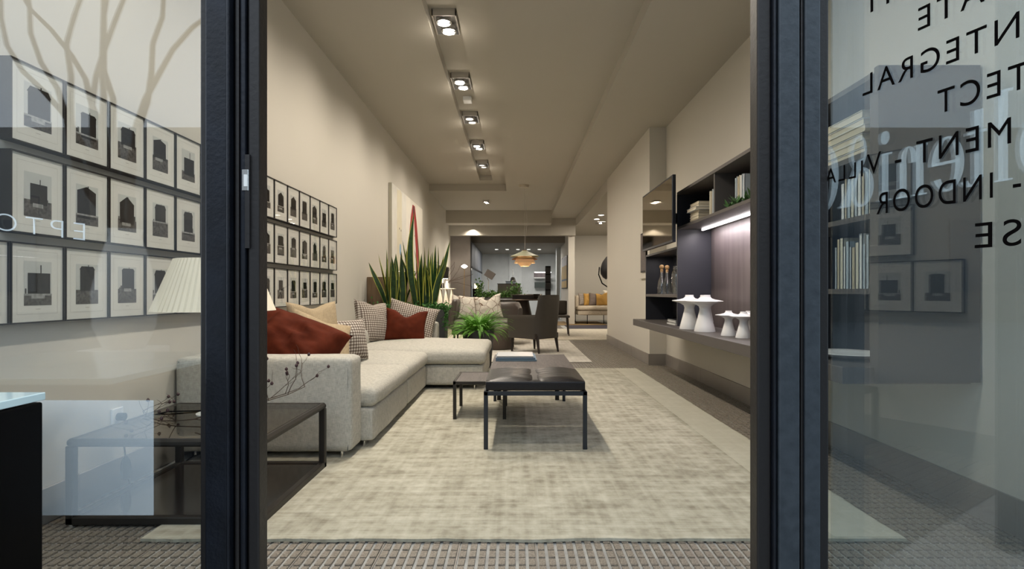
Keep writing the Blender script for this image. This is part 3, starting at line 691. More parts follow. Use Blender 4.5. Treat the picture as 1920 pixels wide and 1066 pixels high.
cush('scatter_cushion', .38, .36, .22, GING, (-1.40, 4.72, .42), -14, 0, 50, 'brown houndstooth cushion in the middle of the ivory sofa', 0, seed=4)
cush('scatter_cushion', .50, .50, .20, GING, (-1.56, 6.25, .42), -16, 6, 60, 'large houndstooth cushion left of the square rust cushion', .03, seed=5)
cush('scatter_cushion', .62, .46, .18, GING, (-1.32, 6.78, .44), -22, 14, 8, 'large houndstooth cushion directly behind the square rust cushion', 0, seed=6)
cush('scatter_cushion', .48, .38, .16, RUST, (-1.27, 6.35, .435), -16, 5, 6, 'square rust velvet cushion on the chaise corner', .08, seed=7)

# ------------------------------------------------------------------ bench, side table, books
bn = thing('bench', 'long metal bench with black leather pad and grey wood end on rug', 'bench', (.12, 4.3, .014))
for (x, y) in ((-.2, 3.5), (.447, 3.5), (-.2, 5.04), (.447, 5.04)):
    a = x if x < 0 else x-.026
    obj('leg', B(a, a+.026, y, y+.026, .014, .373, .002, 1), FRAMEM, bn)
for a in ((-.2, .447, 3.5, 3.526), (-.2, .447, 5.04, 5.066), (-.2, -.174, 3.5, 5.066), (.421, .447, 3.5, 5.066)):
    obj('frame_rail', B(*a, .352, .378, .002, 1), FRAMEM, bn)
bm = nb(); n = 40; X0, X1, Ya, Yb = -.188, .436, 3.51, 4.08
top = {}
for i in range(n+1):
    for j in range(n+1):
        u, v = i/n, j/n; x = X0+(X1-X0)*u; y = Ya+(Yb-Ya)*v
        e = min(u, 1-u, v, 1-v)*n/n
        z = .438+.024*(1-(2*abs(u-.5)-.5)**2*3.2)*min(1, e*9)**.5
        z -= .016*math.exp(-((u-.5)/.018)**2)
        for tt in (0, .5, 1): z -= .010*math.exp(-(((u-.5)/.05)**2+((v-tt)/.07)**2))
        z += .0035*noise.noise(Vector((x*8, y*45, 0)))*min(1, e*6)
        top[i, j] = bm.verts.new((x, y, z if e > 0 else .436))
for i in range(n):
    for j in range(n): bm.faces.new((top[i, j], top[i+1, j], top[i+1, j+1], top[i, j+1]))
obj('leather_pad_top', bm, LEATHER, bn, 80)
obj('leather_pad', soft(nb(), X0-.003, X1+.003, Ya-.003, Yb+.003, .378, .444, r=.014, n=8, wob=.001), LEATHER, bn, 60)
obj('wood_top', B(-.188, .436, 4.10, 5.055, .378, .437, .003), GREYW, bn)
for x in (-.17, .36): obj('support_leg', B(x, x+.035, 5.10, 5.14, .014, .36), FRAMEB, bn)
obj('rear_rail', B(-.17, .395, 5.095, 5.14, .34, .37), FRAMEB, bn)
st = thing('side_table', 'small square side table with grey wood top beside leather bench', 'table', (-.28, 4.58, .014))
for (x, y) in ((-.486, 4.33), (-.1, 4.33), (-.486, 4.83), (-.1, 4.83)): obj('leg', B(x, x+.026, y, y+.02, .014, .288, .002, 1), FRAMEB, st)
for a in ((-.486, -.074, 4.33, 4.352), (-.486, -.074, 4.83, 4.852), (-.486, -.464, 4.33, 4.852), (-.096, -.074, 4.33, 4.852)): obj('frame_rail', B(*a, .284, .309, .002, 1), FRAMEB, st)
obj('table_top', B(-.466, -.094, 4.354, 4.83, .286, .306), GREYW, st)
BLUE = mat('blue_cover', (.19, .28, .36), .6); BLUED = mat('slate_blue_cover', (.13, .19, .26), .6)
def book(x0, x1, y0, y1, z0, z1, cov, pages, label, spine='x', rz=0, group=None, name='book'):
    c = ((x0+x1)/2, (y0+y1)/2, z0); t = thing(name, label, 'book', c, 0, group)
    th = .003 if z1-z0 < .1 else .004
    if spine == 'flat':   # lying, spine towards -y
        bm = nb(); box(bm, x0, x1, y0, y1, z0, z0+th); box(bm, x0, x1, y0, y1, z1-th, z1); box(bm, x0, x1, y0, y0+th, z0, z1); obj('cover', bm, cov, t)
        obj('pages', B(x0+.004, x1-.004, y0+th, y1-.005, z0+th, z1-th), pages, t)
    elif spine == 'flatx':  # lying, spine towards -x
        bm = nb(); box(bm, x0, x1, y0, y1, z0, z0+th); box(bm, x0, x1, y0, y1, z1-th, z1); box(bm, x0, x0+th, y0, y1, z0, z1) if False else None; obj('cover', bm, cov, t)
        obj('pages', B(x0+.004, x1-.004, y0+.004, y1-.004, z0+th, z1-th), pages, t)
    else:  # upright, spine towards -x (room side)
        bm = nb(); box(bm, x0, x1, y0, y0+th, z0, z1); box(bm, x0, x1, y1-th, y1, z0, z1); box(bm, x0, x0+th, y0, y1, z0, z1); obj('cover', bm, cov, t)
        obj('pages', B(x0+th, x1-.006, y0+th, y1-th, z0+.003, z1-.004), pages, t)
    return t
book(-.163, .170, 4.55, 4.95, .437, .450, BLUE, PAPERW, 'pale blue large book at the bottom of the pile on the bench', 'flat')
book(-.163, .160, 4.56, 4.93, .450, .464, BLUED, PAPERW, 'slate blue book in the middle of the pile on the bench', 'flat')
book(-.155, .145, 4.58, 4.92, .464, .475, mat('silver_cover', (.5, .5, .5), .35), PAPERW, 'silver and white book on top of the pile on the bench', 'flat')

# ------------------------------------------------------------------ planter with snake plants
pl = thing('planter_box', 'long dark grey planter box behind the ivory sofa', 'planter', (-1.44, 7.44, 0))
bm = nb(); a = (-1.97, -.925, 7.26, 7.62)
box(bm, a[0], a[1], a[2], a[2]+.02, 0, .77); box(bm, a[0], a[1], a[3]-.02, a[3], 0, .77); box(bm, a[0], a[0]+.02, a[2]+.02, a[3]-.02, 0, .77); box(bm, a[1]-.02, a[1], a[2]+.02, a[3]-.02, 0, .77)
obj('box', bm, PLANTER, pl)
obj('soil', B(-1.95, -.945, 7.28, 7.60, .6, .74), mat('soil', (.03, .022, .016), .95, bump=60, bstr=1), pl)
bm = nb()
for k in range(150):
    x, y = rr.uniform(-1.4, -.96), rr.uniform(7.29, 7.59); r_ = rr.uniform(.012, .022)
    m = Matrix.Translation((x, y, .752)) @ Matrix.Diagonal((1, .8, .6, 1)); bmesh.ops.create_icosphere(bm, subdivisions=1, radius=r_, matrix=m)
o = obj('pebbles', bm, PEBBLE, pl, 60); o['kind'] = 'stuff'
def blade(base, az, lean, H, Wd, tw, bend):
    bm = nb(); n = 14; prev = None; p = Vector(base); d = Vector((math.cos(az)*lean, math.sin(az)*lean, 1)).normalized(); fa = az+PI/2+tw
    for i in range(n+1):
        s = i/n; wd = Wd*(.55+.9*s*(1-s)*1.9)*(1-s**4)**.8 if s < 1 else .0008
        f = fa+tw*1.6*s; side = Vector((math.cos(f), math.sin(f), 0)); side = (side-d*side.dot(d)).normalized(); nrm = d.cross(side)
        cs = [-1, -.82, 0, .82, 1]; row = [bm.verts.new(p+side*wd/2*c+nrm*(abs(c)**2)*wd*.22) for c in cs]
        if prev:
            for k in range(4):
                fc = bm.faces.new((prev[k], prev[k+1], row[k+1], row[k])); fc.material_index = 1 if k in (0, 3) else 0
        prev = row
        d = (d+Vector((math.cos(az)*bend+.35*math.sin(s*5+az*3), math.sin(az)*bend+.2*math.cos(s*5+az), 0))/n).normalized(); p = p+d*H/n
    return bm
def snake(cx, cy, heights, label, sd, spread):
    r = random.Random(sd); t = thing('snake_plant', label, 'plant', (cx, cy, .74)); 
    for k, H in enumerate(heights):
        az = r.uniform(0, 2*PI); rad = spread*r.random()**.5
        b = (cx+math.cos(az)*rad, cy+math.sin(az)*rad*.55, .73)
        obj('leaf', blade(b, az, r.uniform(.02, .26), H*r.uniform(.95, 1.03), r.uniform(.070, .105), r.uniform(-.7, .7), r.uniform(-.25, .22)), [LEAFG, LEAFY], t, 70, )
snake(-1.60, 7.44, [.80, .74, .70, .86, .62, .55, .78, .50, .66, .45, .72, .4, .60, .68, .52, .64, .76, .58, .83, .48, .7, .81, .56, .66, .74], 'left clump of variegated snake plant in the grey planter', 11, .13)
snake(-1.20, 7.44, [1.30, .95, .88, .82, .9, .78, .70, .86, .62, .55, .8, .68, .5, .45, .74, .6, .84, .66, .58, .9, .98, .72, .64, .8, 1.05, .85, .7, .62, .78, .92, .5], 'taller right clump of variegated snake plant in the grey planter', 5, .17)
def foliage(name, label, pts, m, size, n, par=None, sd=1):
    r = random.Random(sd); bm = nb()
    for (x, y, z, sx, sy, sz, cnt) in pts:
        for k in range(cnt):
            p = Vector((x+r.gauss(0, sx), y+r.gauss(0, sy), z+r.gauss(0, sz))); q = Matrix.Rotation(r.uniform(0, 6.3), 4, 'Z') @ Matrix.Rotation(r.uniform(-1, 1), 4, 'X')
            s = size*r.uniform(.6, 1.2); vs = [p+(q @ Vector(c))*s for c in ((0, 0, 0), (.5, .1, .35), (0, .1, 1), (-.5, .1, .35))]
            poly(bm, vs)
    t = thing(name, label, 'plant', (pts[0][0], pts[0][1], pts[0][2])); o = obj('foliage', bm, m, t, smooth=-1); o['kind'] = 'stuff'
    st_ = nb()
    for (x, y, z, sx, sy, sz, cnt) in pts[:6]: tube(st_, [(x-sx, y, z), (x, y+sy, z-sz*.5), (x+sx, y, z-sz)], .003)
    obj('stems', st_, m, t)['kind'] = 'stuff'
foliage('trailing_ivy', 'small leaved ivy trailing over the right corner of grey planter', [(-1.02, 7.30, .80, .09, .03, .025, 260), (-.93, 7.29, .74, .03, .02, .05, 160), (-.915, 7.27, .62, .02, .02, .06, 90)], IVY, .030, 0, sd=3)
foliage('trailing_ivy', 'small leaved ivy spilling over the left end of the grey planter', [(-1.55, 7.27, .79, .16, .03, .03, 380), (-1.88, 7.24, .72, .05, .02, .06, 160)], IVY, .032, 0, sd=4)

# ------------------------------------------------------------------ fern
fp = thing('potted_fern', 'bright green fern in a dark round pot behind the chaise', 'plant', (-.50, 7.48, 0))
fx, fy = -.50, 7.48
obj('pot', lathe(nb(), [(0, 0), (.15, 0), (.17, .02), (.215, .50), (.20, .50), (.19, .46), (0, .46)], (fx, fy, 0)), PLANTER, fp, 40)
def frond_mesh(sd):
    r = random.Random(sd); bm = nb(); n = 36; pts = []; L = .42*r.uniform(.85, 1.1); p = Vector((0, 0, 0)); a = r.uniform(.9, 1.25)
    for i in range(n+1):
        pts.append(p.copy()); a -= r.uniform(.035, .065); p = p+Vector((math.cos(a), 0, math.sin(a)))*L/n
    tube(bm, pts[::2], .0022, 4, .0008)
    for i in range(3, n):
        s = i/n; w_ = .050*math.sin(PI*min(1, s*1.02+.12))**.7*(1.02-s*.6); d = (pts[i+1]-pts[i]).normalized()
        for sg in (-1, 1):
            side = Vector((d.x*.45, sg, d.z*.45-.15)).normalized(); b = pts[i]
            m_ = [b, b+side*w_*.5+d*.005, b+side*w_, b+side*w_*.45-d*.003]
            poly(bm, m_)
    me = bpy.data.meshes.new('frond'); bm.to_mesh(me); bm.free(); me.materials.append(FERN); return me
fms = [frond_mesh(k) for k in range(6)]
r_ = random.Random(2)
for k in range(190):
    o = bpy.data.objects.new('frond', fms[k % 6]); C.objects.link(o); o.parent = fp
    a = r_.uniform(0, 2*PI); rd = r_.uniform(.0, .15)
    o.location = (math.cos(a)*rd, math.sin(a)*rd, .44); o.rotation_euler = (r_.uniform(-.25, .25), r_.uniform(-.75, .45), a); s = r_.uniform(.8, 1.2); o.scale = (s, s, s)

# ------------------------------------------------------------------ right wall unit
XF, XB = 1.60, 2.05
wu = thing('wall_unit', 'dark wall mounted shelving unit with open niches on right wall', 'shelving', (1.83, 4.7, .66))
DW = -0.0
bench_z0, bench_z1 = .586, .662
obj('bench_shelf', B(1.47, XB, 2.52, 7.02, bench_z0, bench_z1, .002, 1), UNITB, wu)['label'] = 'long floating taupe bench shelf'
def up(y, z0, z1, x0=XF, x1=XB-.08, th=.02, m=UNITB): return B(x0, x1, y-th/2, y+th/2, z0, z1)
obj('top_panel', B(XF, XB, 2.53, 5.56, 1.96, 1.985), UNITB, wu)
obj('back_panel', B(1.97, XB, 3.79, 5.54, 1.64, 1.96), UNIT, wu)
obj('veneer_back_panel', B(1.93, XB, 3.80, 5.53, bench_z1, 1.615), UNITW, wu)['label'] = 'purple grey veneered back panel'
obj('long_shelf', B(XF, 1.97, 3.80, 5.54, 1.615, 1.64), UNITB, wu)
obj('side_panel', B(XF, XB, 5.54, 5.565, bench_z1, 1.96), UNIT, wu)
obj('side_panel', B(XF, XB, 3.775, 3.80, bench_z1, 1.96), UNITB, wu)
obj('divider', B(XF+.01, 1.97, 4.53, 4.555, 1.64, 1.96), UNITB, wu)
obj('end_panel', B(XF, XB, 2.47, 2.50, .60, 2.0), UNIT, wu)['label'] = 'large dark end panel facing the shop window'
obj('side_panel', B(XF, XB, 2.50, 2.53, bench_z1, 1.96), UNIT, wu)
obj('side_panel', B(XF, XB, 3.35, 3.375, bench_z1, 1.96), UNIT, wu)
obj('back_panel', B(1.98, XB, 2.53, 3.775, bench_z1, 1.96), UNIT, wu)
for z in (.90, 1.27, 1.615): obj('shelf', B(XF, 1.98, 3.375, 3.775, z, z+.025), UNITB, wu)
for z in (.99, 1.33, 1.62): obj('shelf', B(XF, 1.98, 2.53, 3.35, z, z+.025), UNITB, wu)
# left module with bottle niche
obj('niche_back', B(1.93, XB, 5.565, 6.9, bench_z1, 1.45), UNIT, wu)
obj('niche_shelf', B(XF, 1.93, 5.565, 6.9, .945, .975), UNITB, wu)
obj('niche_side', B(XF, 1.93, 6.88, 6.9, bench_z1, 1.45), UNIT, wu)
obj('niche_top', B(XF, 1.93, 5.565, 6.9, 1.43, 1.45), UNIT, wu)
obj('niche_box', B(1.80, 1.93, 5.9, 6.2, .975, 1.16), UNITB, wu)
LED = mat('led_strip', (1, 1, 1), .5, emit=(1, .93, .93), estr=14)
obj('led_strip', B(1.81, 1.83, 3.82, 5.45, 1.598, 1.612), LED, wu)['label'] = 'white light strip under the long shelf'
lamp('led_glow', 'AREA', (1.80, 4.63, 1.59), 11, (1, .90, .93), aim=(1.86, 4.63, 0), size=.03, sy=1.6).rotation_euler = (0, math.radians(-10), 0)
lamp('niche_glow', 'AREA', (1.75, 6.2, 1.41), 2.0, (1, .92, .9), aim=(1.75, 6.2, 0), size=.1, sy=1.0)
# television
tv = thing('television', 'wall mounted television with bronze mirrored screen above the bottle niche', 'television', (1.47, 5.8, 1.46))
obj('casing', B(1.452, 1.482, 5.18, 6.41, 1.462, 2.088, .003), STEEL, tv)
obj('screen', B(1.449, 1.453, 5.20, 6.39, 1.484, 2.070), mat('bronze_mirror', (.78, .71, .60), .04, metal=1), tv)
obj('bracket', B(1.48, XB, 5.7, 5.8, 1.7, 1.8), STEELB, tv)
pp = thing('framed_picture', 'small dark picture on the pier wall behind the television', 'picture', (1.83, 8.2, 1.3))
obj('frame', B(1.81, 1.83, 7.78, 8.12, 1.28, 1.84, .002, 1), BLACK, pp); obj('print', B(1.806, 1.811, 7.80, 8.10, 1.30, 1.82), mat('dark_print', (.10, .07, .06), .5, vscale=8, var=(.02, .015, .015)), pp)
solo('ledge_strip', B(1.80, 1.83, 7.75, 8.15, 1.19, 1.21), WALL, 'thin pale ledge below the small dark picture on pier', 'ledge')
# bottles
def bottle(x, y, label, cork=True, s=1.0):
    t = thing('glass_carafe', label, 'bottle', (x, y, .975), 0, 'bottles in the wall niche')
    if cork: pr = [(0, 0), (.048, .0), (.052, .01), (.050, .09), (.042, .15), (.022, .20), (.018, .27)]
    else: pr = [(0, 0), (.052, .0), (.055, .01), (.055, .21), (.048, .24), (.033, .26), (.035, .29), (.037, .30)]
    full = pr+[(r-.003, z) for r, z in pr[::-1] if r > .01]+[(0, .006)]
    obj('body', lathe(nb(), full, (x, y, .975), 28), CLEAR, t, 50)
    if cork:
        obj('cork', lathe(nb(), [(0, .25), (.015, .25), (.017, .285), (.010, .29), (.022, .30), (.027, .318), (.020, .336), (0, .342)], (x, y, .975), 24), mat('cork_wood', (.50, .30, .13), .6), t, 50)
bottle(1.70, 6.52, 'clear carafe with round wooden stopper nearest the room edge'); bottle(1.79, 6.62, 'clear carafe with wooden stopper just behind the first one')
bottle(1.72, 5.98, 'wide clear glass bottle without stopper beside the tumblers', False)
for i, (x, y) in enumerate(((1.68, 5.84), (1.70, 5.70))):
    bm = nb(); lathe(bm, [(0, 0), (.036, 0), (.038, .075), (.0355, .075), (.033, .006), (0, .006)], (x, y, .975), 24)
    solo('drinking_glass', bm, CLEAR, ['low clear tumbler next to the wide glass bottle', 'low clear tumbler nearest the niche side panel'][i], 'glass', 'tumblers in the wall niche', 50)
for i in range(4):
    x0 = 1.62+rr.uniform(-.01, .01); book(x0, x0+.22, 5.66+rr.uniform(0, .02), 5.98, bench_z1+i*.014, bench_z1+(i+1)*.014-.001, [PAPERW, UNIT, PAPERW, STEEL][i], PAPERW, '%s magazine of the flat pile on the bench shelf below the bottles' % ['lowest', 'second lowest', 'third', 'topmost'][i], 'flatx', group='magazines on the bench shelf', name='magazine')
# sculptural trumpet vases
def trumpet(bm, x, y, z0, H, R, zb=0):
    a = [(.57, 0), (.575, .01), (.50, .16), (.38, .38), (.30, .54), (.28, .62), (.32, .69), (.55, .76), (.97, .815), (1.0, .83), (.96, .84), (.6, .865), (.34, .90), (.25, .945), (.235, 1.0), (.20, 1.0), (.19, .96), (0, .955)]
    pr = [(r*R, z*H) for r, z in a if z >= zb]
    if zb: pr = [(.0, zb*H), (.46*R, zb*H)]+pr
    else: pr = [(0, 0)]+pr
    lathe(bm, pr, (x, y, z0), 48)
def vase_set(nm, y0, x0, H, R, label):
    t = thing('ceramic_candle_holder', label, 'vase', (x0, y0, bench_z1), 0, 'white flared candle holders on the bench shelf')
    for i, (dx_, dy_, zb) in enumerate(((0, 0, 0), (-.03, .36*R/.17, 0), (.10, .26*R/.17, .22))):
        bm = nb(); trumpet(bm, x0+dx_, y0+dy_, bench_z1, H, R*(1 if i < 2 else .8), zb); obj('flared_stem', bm, WHITE, t, 60)
vase_set('a', 4.80, 1.62, .312, .155, 'large trio of white flared ceramic holders on the bench shelf')
vase_set('b', 4.13, 1.68, .193, .100, 'smaller trio of white flared ceramic holders nearer the shop window')
bb = book(1.66, 1.90, 3.815, 3.85, bench_z1, bench_z1+.30, BLACK, PAPERW, 'black upright book with white letters beside the white holders', 'x')
cu = bpy.data.curves.new('lettering', 'FONT'); cu.body = 'er'; cu.size = .13; ob = bpy.data.objects.new('lettering', cu); C.objects.link(ob); bpy.context.view_layer.update()
dg = bpy.context.evaluated_depsgraph_get(); me = bpy.data.meshes.new_from_object(ob.evaluated_get(dg)); bpy.data.objects.remove(ob)
for v in me.vertices: v.co = Vector((1.665+v.co.x*1.0, 3.852, bench_z1+.04+v.co.y*1.0))-MW[bb.name].translation
me.materials.append(PLASTW); o = bpy.data.objects.new('lettering', me); C.objects.link(o); o.parent = bb
bm = nb(); [box(bm, 1.6585, 1.6605, 3.822, 3.844, bench_z1+a_, bench_z1+b_) for a_, b_ in ((.02, .05), (.06, .07), (.12, .17), (.18, .19), (.24, .26))]
obj('spine_print', bm, PLASTW, bb)
# books in the upper row
z = 1.64
for i in range(7):
    h = .030 if i == 4 else .024; xo = 1.63 if i != 4 else 1.60
    book(xo, xo+.17, 5.0+(.0 if i != 4 else -.02), 5.24, z, z+h-.001, PAPER if i != 4 else PAPERW, PAPER, '%s book in the flat stack at the left end of the upper shelf' % ['lowest', 'second', 'third', 'fourth', 'widest white', 'sixth', 'topmost'][i], 'flatx', group='books stacked on the upper shelf'); z += h
y = 4.62+.33
BG = [PAPERW, mat('pale_grey_cover', (.45, .5, .54), .6), mat('ivory_cover', (.62, .58, .46), .6), mat('light_blue_cover', (.38, .45, .5), .6), mat('beige_cover', (.46, .40, .28), .6)]
y = 4.60
for i in range(5):
    th = [.03, .02, .025, .035, .03][i]; book(1.66, 1.86, 4.66+sum([.03, .02, .025, .035, .03][:i]), 4.66+sum([.03, .02, .025, .035, .03][:i])+th-.001, 1.64, 1.64+.215+.006*(i % 3), BG[(i*3) % 5], PAPERW, '%s upright pale book between the flat stack and the shelf divider' % ['first from right', 'second from right', 'middle', 'fourth from right', 'leftmost'][i], 'x', group='upright books left of divider')
y = 4.16
for i in range(7):
    th = [.032, .02, .03, .022, .03, .02, .03][i]; book(1.70, 1.92, y, y+th-.001, 1.64, 1.64+.24+.007*(i % 2), BG[(i*2+1) % 5], PAPERW, '%s upright pale book right of shelf divider above light strip' % ['rightmost', 'second from right', 'third from right', 'middle', 'third from left', 'second from left', 'leftmost'][i], 'x', group='upright books right of divider'); y += th
y = 3.83
for i in range(5):
    th = .028; book(1.70, 1.92, y, y+th-.001, 1.64, 1.64+.26+.01*(i % 2), BG[(i*3+2) % 5], PAPERW, '%s of the tall books on the upper shelf behind the plant' % ['rightmost', 'second from right', 'middle', 'second from left', 'leftmost'][i], 'x', group='tall books at right end'); y += th
sc_ = thing('succulent', 'dark green spiky succulent on the upper shelf before the books', 'plant', (1.66, 4.05, 1.64))
for k in range(46):
    az = rr.uniform(0, 2*PI); cx = rr.choice([4.33, 4.18, 4.02, 3.9]); L_ = rr.uniform(.06, .12)
    bm = nb(); b = Vector((1.655, cx, 1.645)); d = Vector((math.cos(az)*.7, math.sin(az), rr.uniform(.3, 1.3))).normalized(); sd_ = d.cross(Vector((0, 0, 1))).normalized()*.010
    pts = [b-sd_*.5, b+d*L_*.5-sd_*1.3, b+d*L_, b+d*L_*.5+sd_*1.3, b+sd_*.5]
    prism(bm, pts, (0, 0, .002)); obj('leaf', bm, mat('succulent_green', (.05, .14, .035), .5) if k == 0 else bpy.data.materials['succulent_green'], sc_)
# books and dish seen through the door glass
z = 1.645+.0
for i in range(6):
    h = .030+.004*(i % 2); book(1.62, 1.80, 2.60+.01*(i % 3), 2.96+.012*(i % 2), 1.645+.0345*i, 1.645+.0345*i+h, BG[(i % 2)*2], PAPER, '%s thick white book in the stack behind the door glass' % ['lowest', 'second', 'third', 'fourth', 'fifth', 'topmost'][i], 'flatx', group='book stack behind the door glass')
y = 2.545
for i in range(11):
    th = rr.choice([.022, .03, .026]); book(1.66, 1.86, y, y+th-.001, 1.355, 1.355+rr.uniform(.19, .24), BG[i % 5], PAPER, '%s book in the upright row on the middle shelf behind the door glass' % ORD[i], 'x', group='upright books, middle shelf behind glass'); y += th
y = 2.545
for i in range(14):
    th = rr.choice([.02, .03, .026]); book(1.66, 1.86, y, y+th-.001, 1.015, 1.015+rr.uniform(.20, .27), BG[(i*2) % 5], PAPER, '%s book in the upright row on the lower shelf behind the door glass' % ORD[i], 'x', group='upright books, lower shelf behind glass'); y += th
bm = nb(); lathe(bm, [(0, 0), (.07, 0), (.15, .022), (.17, .03), (.165, .033), (.14, .026), (.06, .008), (0, .008)], (1.70, 2.85, bench_z1), 40); solo('serving_dish', bm, WHITE, 'shallow white dish on the near end of the bench shelf', 'dish', None, 50)

# ------------------------------------------------------------------ shells for chairs
def shell(bm, cx, cy, hw, dp, rz, zb, hfun, th=.045, lean=.0, n=48, flare=0.0, pw=3.2, mz=10):
    """U-shaped upholstered shell open to local -y"""
    R = Matrix.Translation((cx, cy, 0)) @ Matrix.Rotation(rz, 4, 'Z'); ro = []; ri = []
    pts = []
    for i in range(n+1):
        s = i/n; a = PI*s
        c_, s_ = math.cos(a), math.sin(a)
        x = math.copysign(abs(c_)**(2/pw), c_)*hw; yy = abs(s_)**(2/pw)*dp
        pts.append((x, yy, s))
    L = len(pts)
    for i, (x, yy, s) in enumerate(pts):
        H = hfun(s); o_, i_ = [], []
        for k in range(mz+1):
            v = k/mz; z = zb+(H-zb)*v; e = 1+flare*v
            edge = max(0, (v-.85)/.15)**2*.5 if v > .85 else 0
            X = x*e; Y_ = yy*e+lean*max(0, z-.45)*(yy/dp)
            nl = Vector((x/hw**2, yy/dp**2, 0)).normalized()
            o_.append(bm.verts.new(R @ (Vector((X, Y_-dp*.5, z))-nl*th*edge*.6)))
            i_.append(bm.verts.new(R @ (Vector((X, Y_-dp*.5, z-.004*(v > .99)))-nl*th*(1-edge*.6))))
        ro.append(o_); ri.append(i_)
    for i in range(L-1):
        for k in range(mz):
            bm.faces.new((ro[i][k], ro[i+1][k], ro[i+1][k+1], ro[i][k+1])); bm.faces.new((ri[i][k], ri[i][k+1], ri[i+1][k+1], ri[i+1][k]))
        bm.faces.new((ro[i][mz], ro[i+1][mz], ri[i+1][mz], ri[i][mz])); bm.faces.new((ro[i][0], ri[i][0], ri[i+1][0], ro[i+1][0]))
    for i in (0, L-1):
        for k in range(mz): bm.faces.new((ro[i][k], ro[i][k+1], ri[i][k+1], ri[i][k]))
    return bm
def sm(a, b, x): t = max(0, min(1, (x-a)/(b-a))); return t*t*(3-2*t)
ax, ay, arz = .34, 9.28, math.radians(-136)
ac = thing('armchair', 'dark grey upholstered armchair with high back seen from behind', 'chair', (ax, ay, .014))
def hf(s): q = abs(s-.5)*2; return .955+(.645-.955)*sm(.36, .46, q)-.02*q
obj('shell', shell(nb(), ax, ay, .35, .62, arz, .25, hf, -.0+.05, lean=.05, flare=.05), CHAIR, ac, 60)
RM = Matrix.Translation((ax, ay, 0)) @ Matrix.Rotation(arz, 4, 'Z')
b_ = soft(nb(), -.28, .28, -.36, .24, .34, .46, r=.05, crown=.02, n=8); b_.transform(RM); obj('seat_cushion', b_, CHAIR, ac, 70)
b_ = B(-.27, .27, -.30, .25, .24, .335, .01); b_.transform(RM); obj('seat_frame', b_, CHLEG, ac)
for (x, y, f) in ((-.26, -.30, 0), (.26, -.30, 0), (-.22, .23, .05), (.22, .23, .05)):
    b_ = cyl(nb(), (x*1.04, y+f, .014), (x, y, .30), .016, .032, 8); b_.transform(RM); obj('leg', b_, CHLEG, ac, 30)
# chair further behind, mostly hidden
ch = thing('dining_chair', 'dark chair mostly hidden behind the armchair, two legs showing', 'chair', (1.0, 12.9, .012))
obj('seat', B(.72, 1.22, 12.6, 13.1, .42, .47, .01), CHAIR, ch); obj('backrest', soft(nb(), .74, 1.20, 13.06, 13.11, .47, .80, r=.02, n=4), CHAIR, ch, 60)
for (x, y) in ((.75, 12.63), (1.17, 12.63), (.75, 13.07), (1.19, 13.07)): obj('leg', cyl(nb(), (x+(.03 if x > 1 else -.03), y, .012), (x, y, .43), .012, .022, 8), CHLEG, ch)

# ------------------------------------------------------------------ leather sofa with pillows
s2 = thing('leather_sofa', 'taupe leather sofa with curved back facing the shop window', 'sofa', (-.60, 10.9, .014))
obj('backrest', shell(nb(), -.60, 10.95, .72, .66, 0, .30, lambda s: .80-.10*sm(.6, 1, abs(s-.5)*2), .09, lean=.12, pw=4.5, flare=.02), SOFA2, s2, 60)
obj('seat', soft(nb(), -1.27, .07, 10.35, 11.1, .30, .475, r=.06, crown=.012, n=14), SOFA2, s2, 70)
b_ = soft(nb(), -.05, .05, -.32, .30, 0, .55, r=.045, n=8); b_.transform(Matrix.Translation((-1.20, 10.55, .32)) @ Matrix.Rotation(math.radians(9), 4, 'Y')); obj('armrest', b_, SOFA2, s2, 70)
obj('base', B(-1.2, 0, 10.5, 11.1, .20, .30), CHLEG, s2)
for x in (-1.15, -.05):
    for y in (10.5, 11.1): obj('leg', cyl(nb(), (x, y, .014), (x, y, .2), .015, .02, 8), CHLEG, s2)
def brokencheck(name):
    m = linen(name, (.70, .66, .58), 200); t = m.node_tree; p = P_(m); old = p.inputs['Base Color'].links[0].from_socket
    tcn = t.nodes.new('ShaderNodeTexCoord'); v = t.nodes.new('ShaderNodeTexVoronoi'); v.feature = 'DISTANCE_TO_EDGE'; v.inputs['Scale'].default_value = 7
    lt = t.nodes.new('ShaderNodeMath'); lt.operation = 'LESS_THAN'; lt.inputs[1].default_value = .022
    mx = t.nodes.new('ShaderNodeMix'); mx.data_type = 'RGBA'
    t.links.new(tcn.outputs['Object'], v.inputs['Vector']); t.links.new(v.outputs['Distance'], lt.inputs[0]); t.links.new(lt.outputs[0], mx.inputs['Factor'])
    t.links.new(old, mx.inputs['A']); mx.inputs['B'].default_value = (.20, .13, .09, 1); t.links.new(mx.outputs['Result'], p.inputs['Base Color']); return m
LINEP = brokencheck('cream_line_pattern')
cush('scatter_cushion', .50, .46, .16, LINEP, (-.86, 10.72, .485), -20, 4, 8, 'cream cushion with brown line pattern, left of the pair on leather sofa', .0, 21, 'cushions on the leather sofa')
cush('scatter_cushion', .54, .48, .17, LINEP, (-.50, 10.62, .485), -16, -8, -4, 'cream cushion with brown line pattern, right of the pair on leather sofa', .09, 22, 'cushions on the leather sofa')
cush('scatter_cushion', .40, .38, .14, LINEP, (-1.12, 11.0, .56), -18, 12, 10, 'cream line pattern cushion half hidden at left end of leather sofa', .0, 23, 'cushions on the leather sofa')
bm = nb(); lathe(bm, [(0, 0), (.27, 0), (.29, .03), (.30, .34), (.27, .40), (.2, .42), (0, .425)], (-.32, 9.75, .014), 40)
solo('pouf', bm, mat('brown_pouf', (.10, .075, .06), .7), 'round brown upholstered pouf between fern and armchair', 'pouf', None, 50)
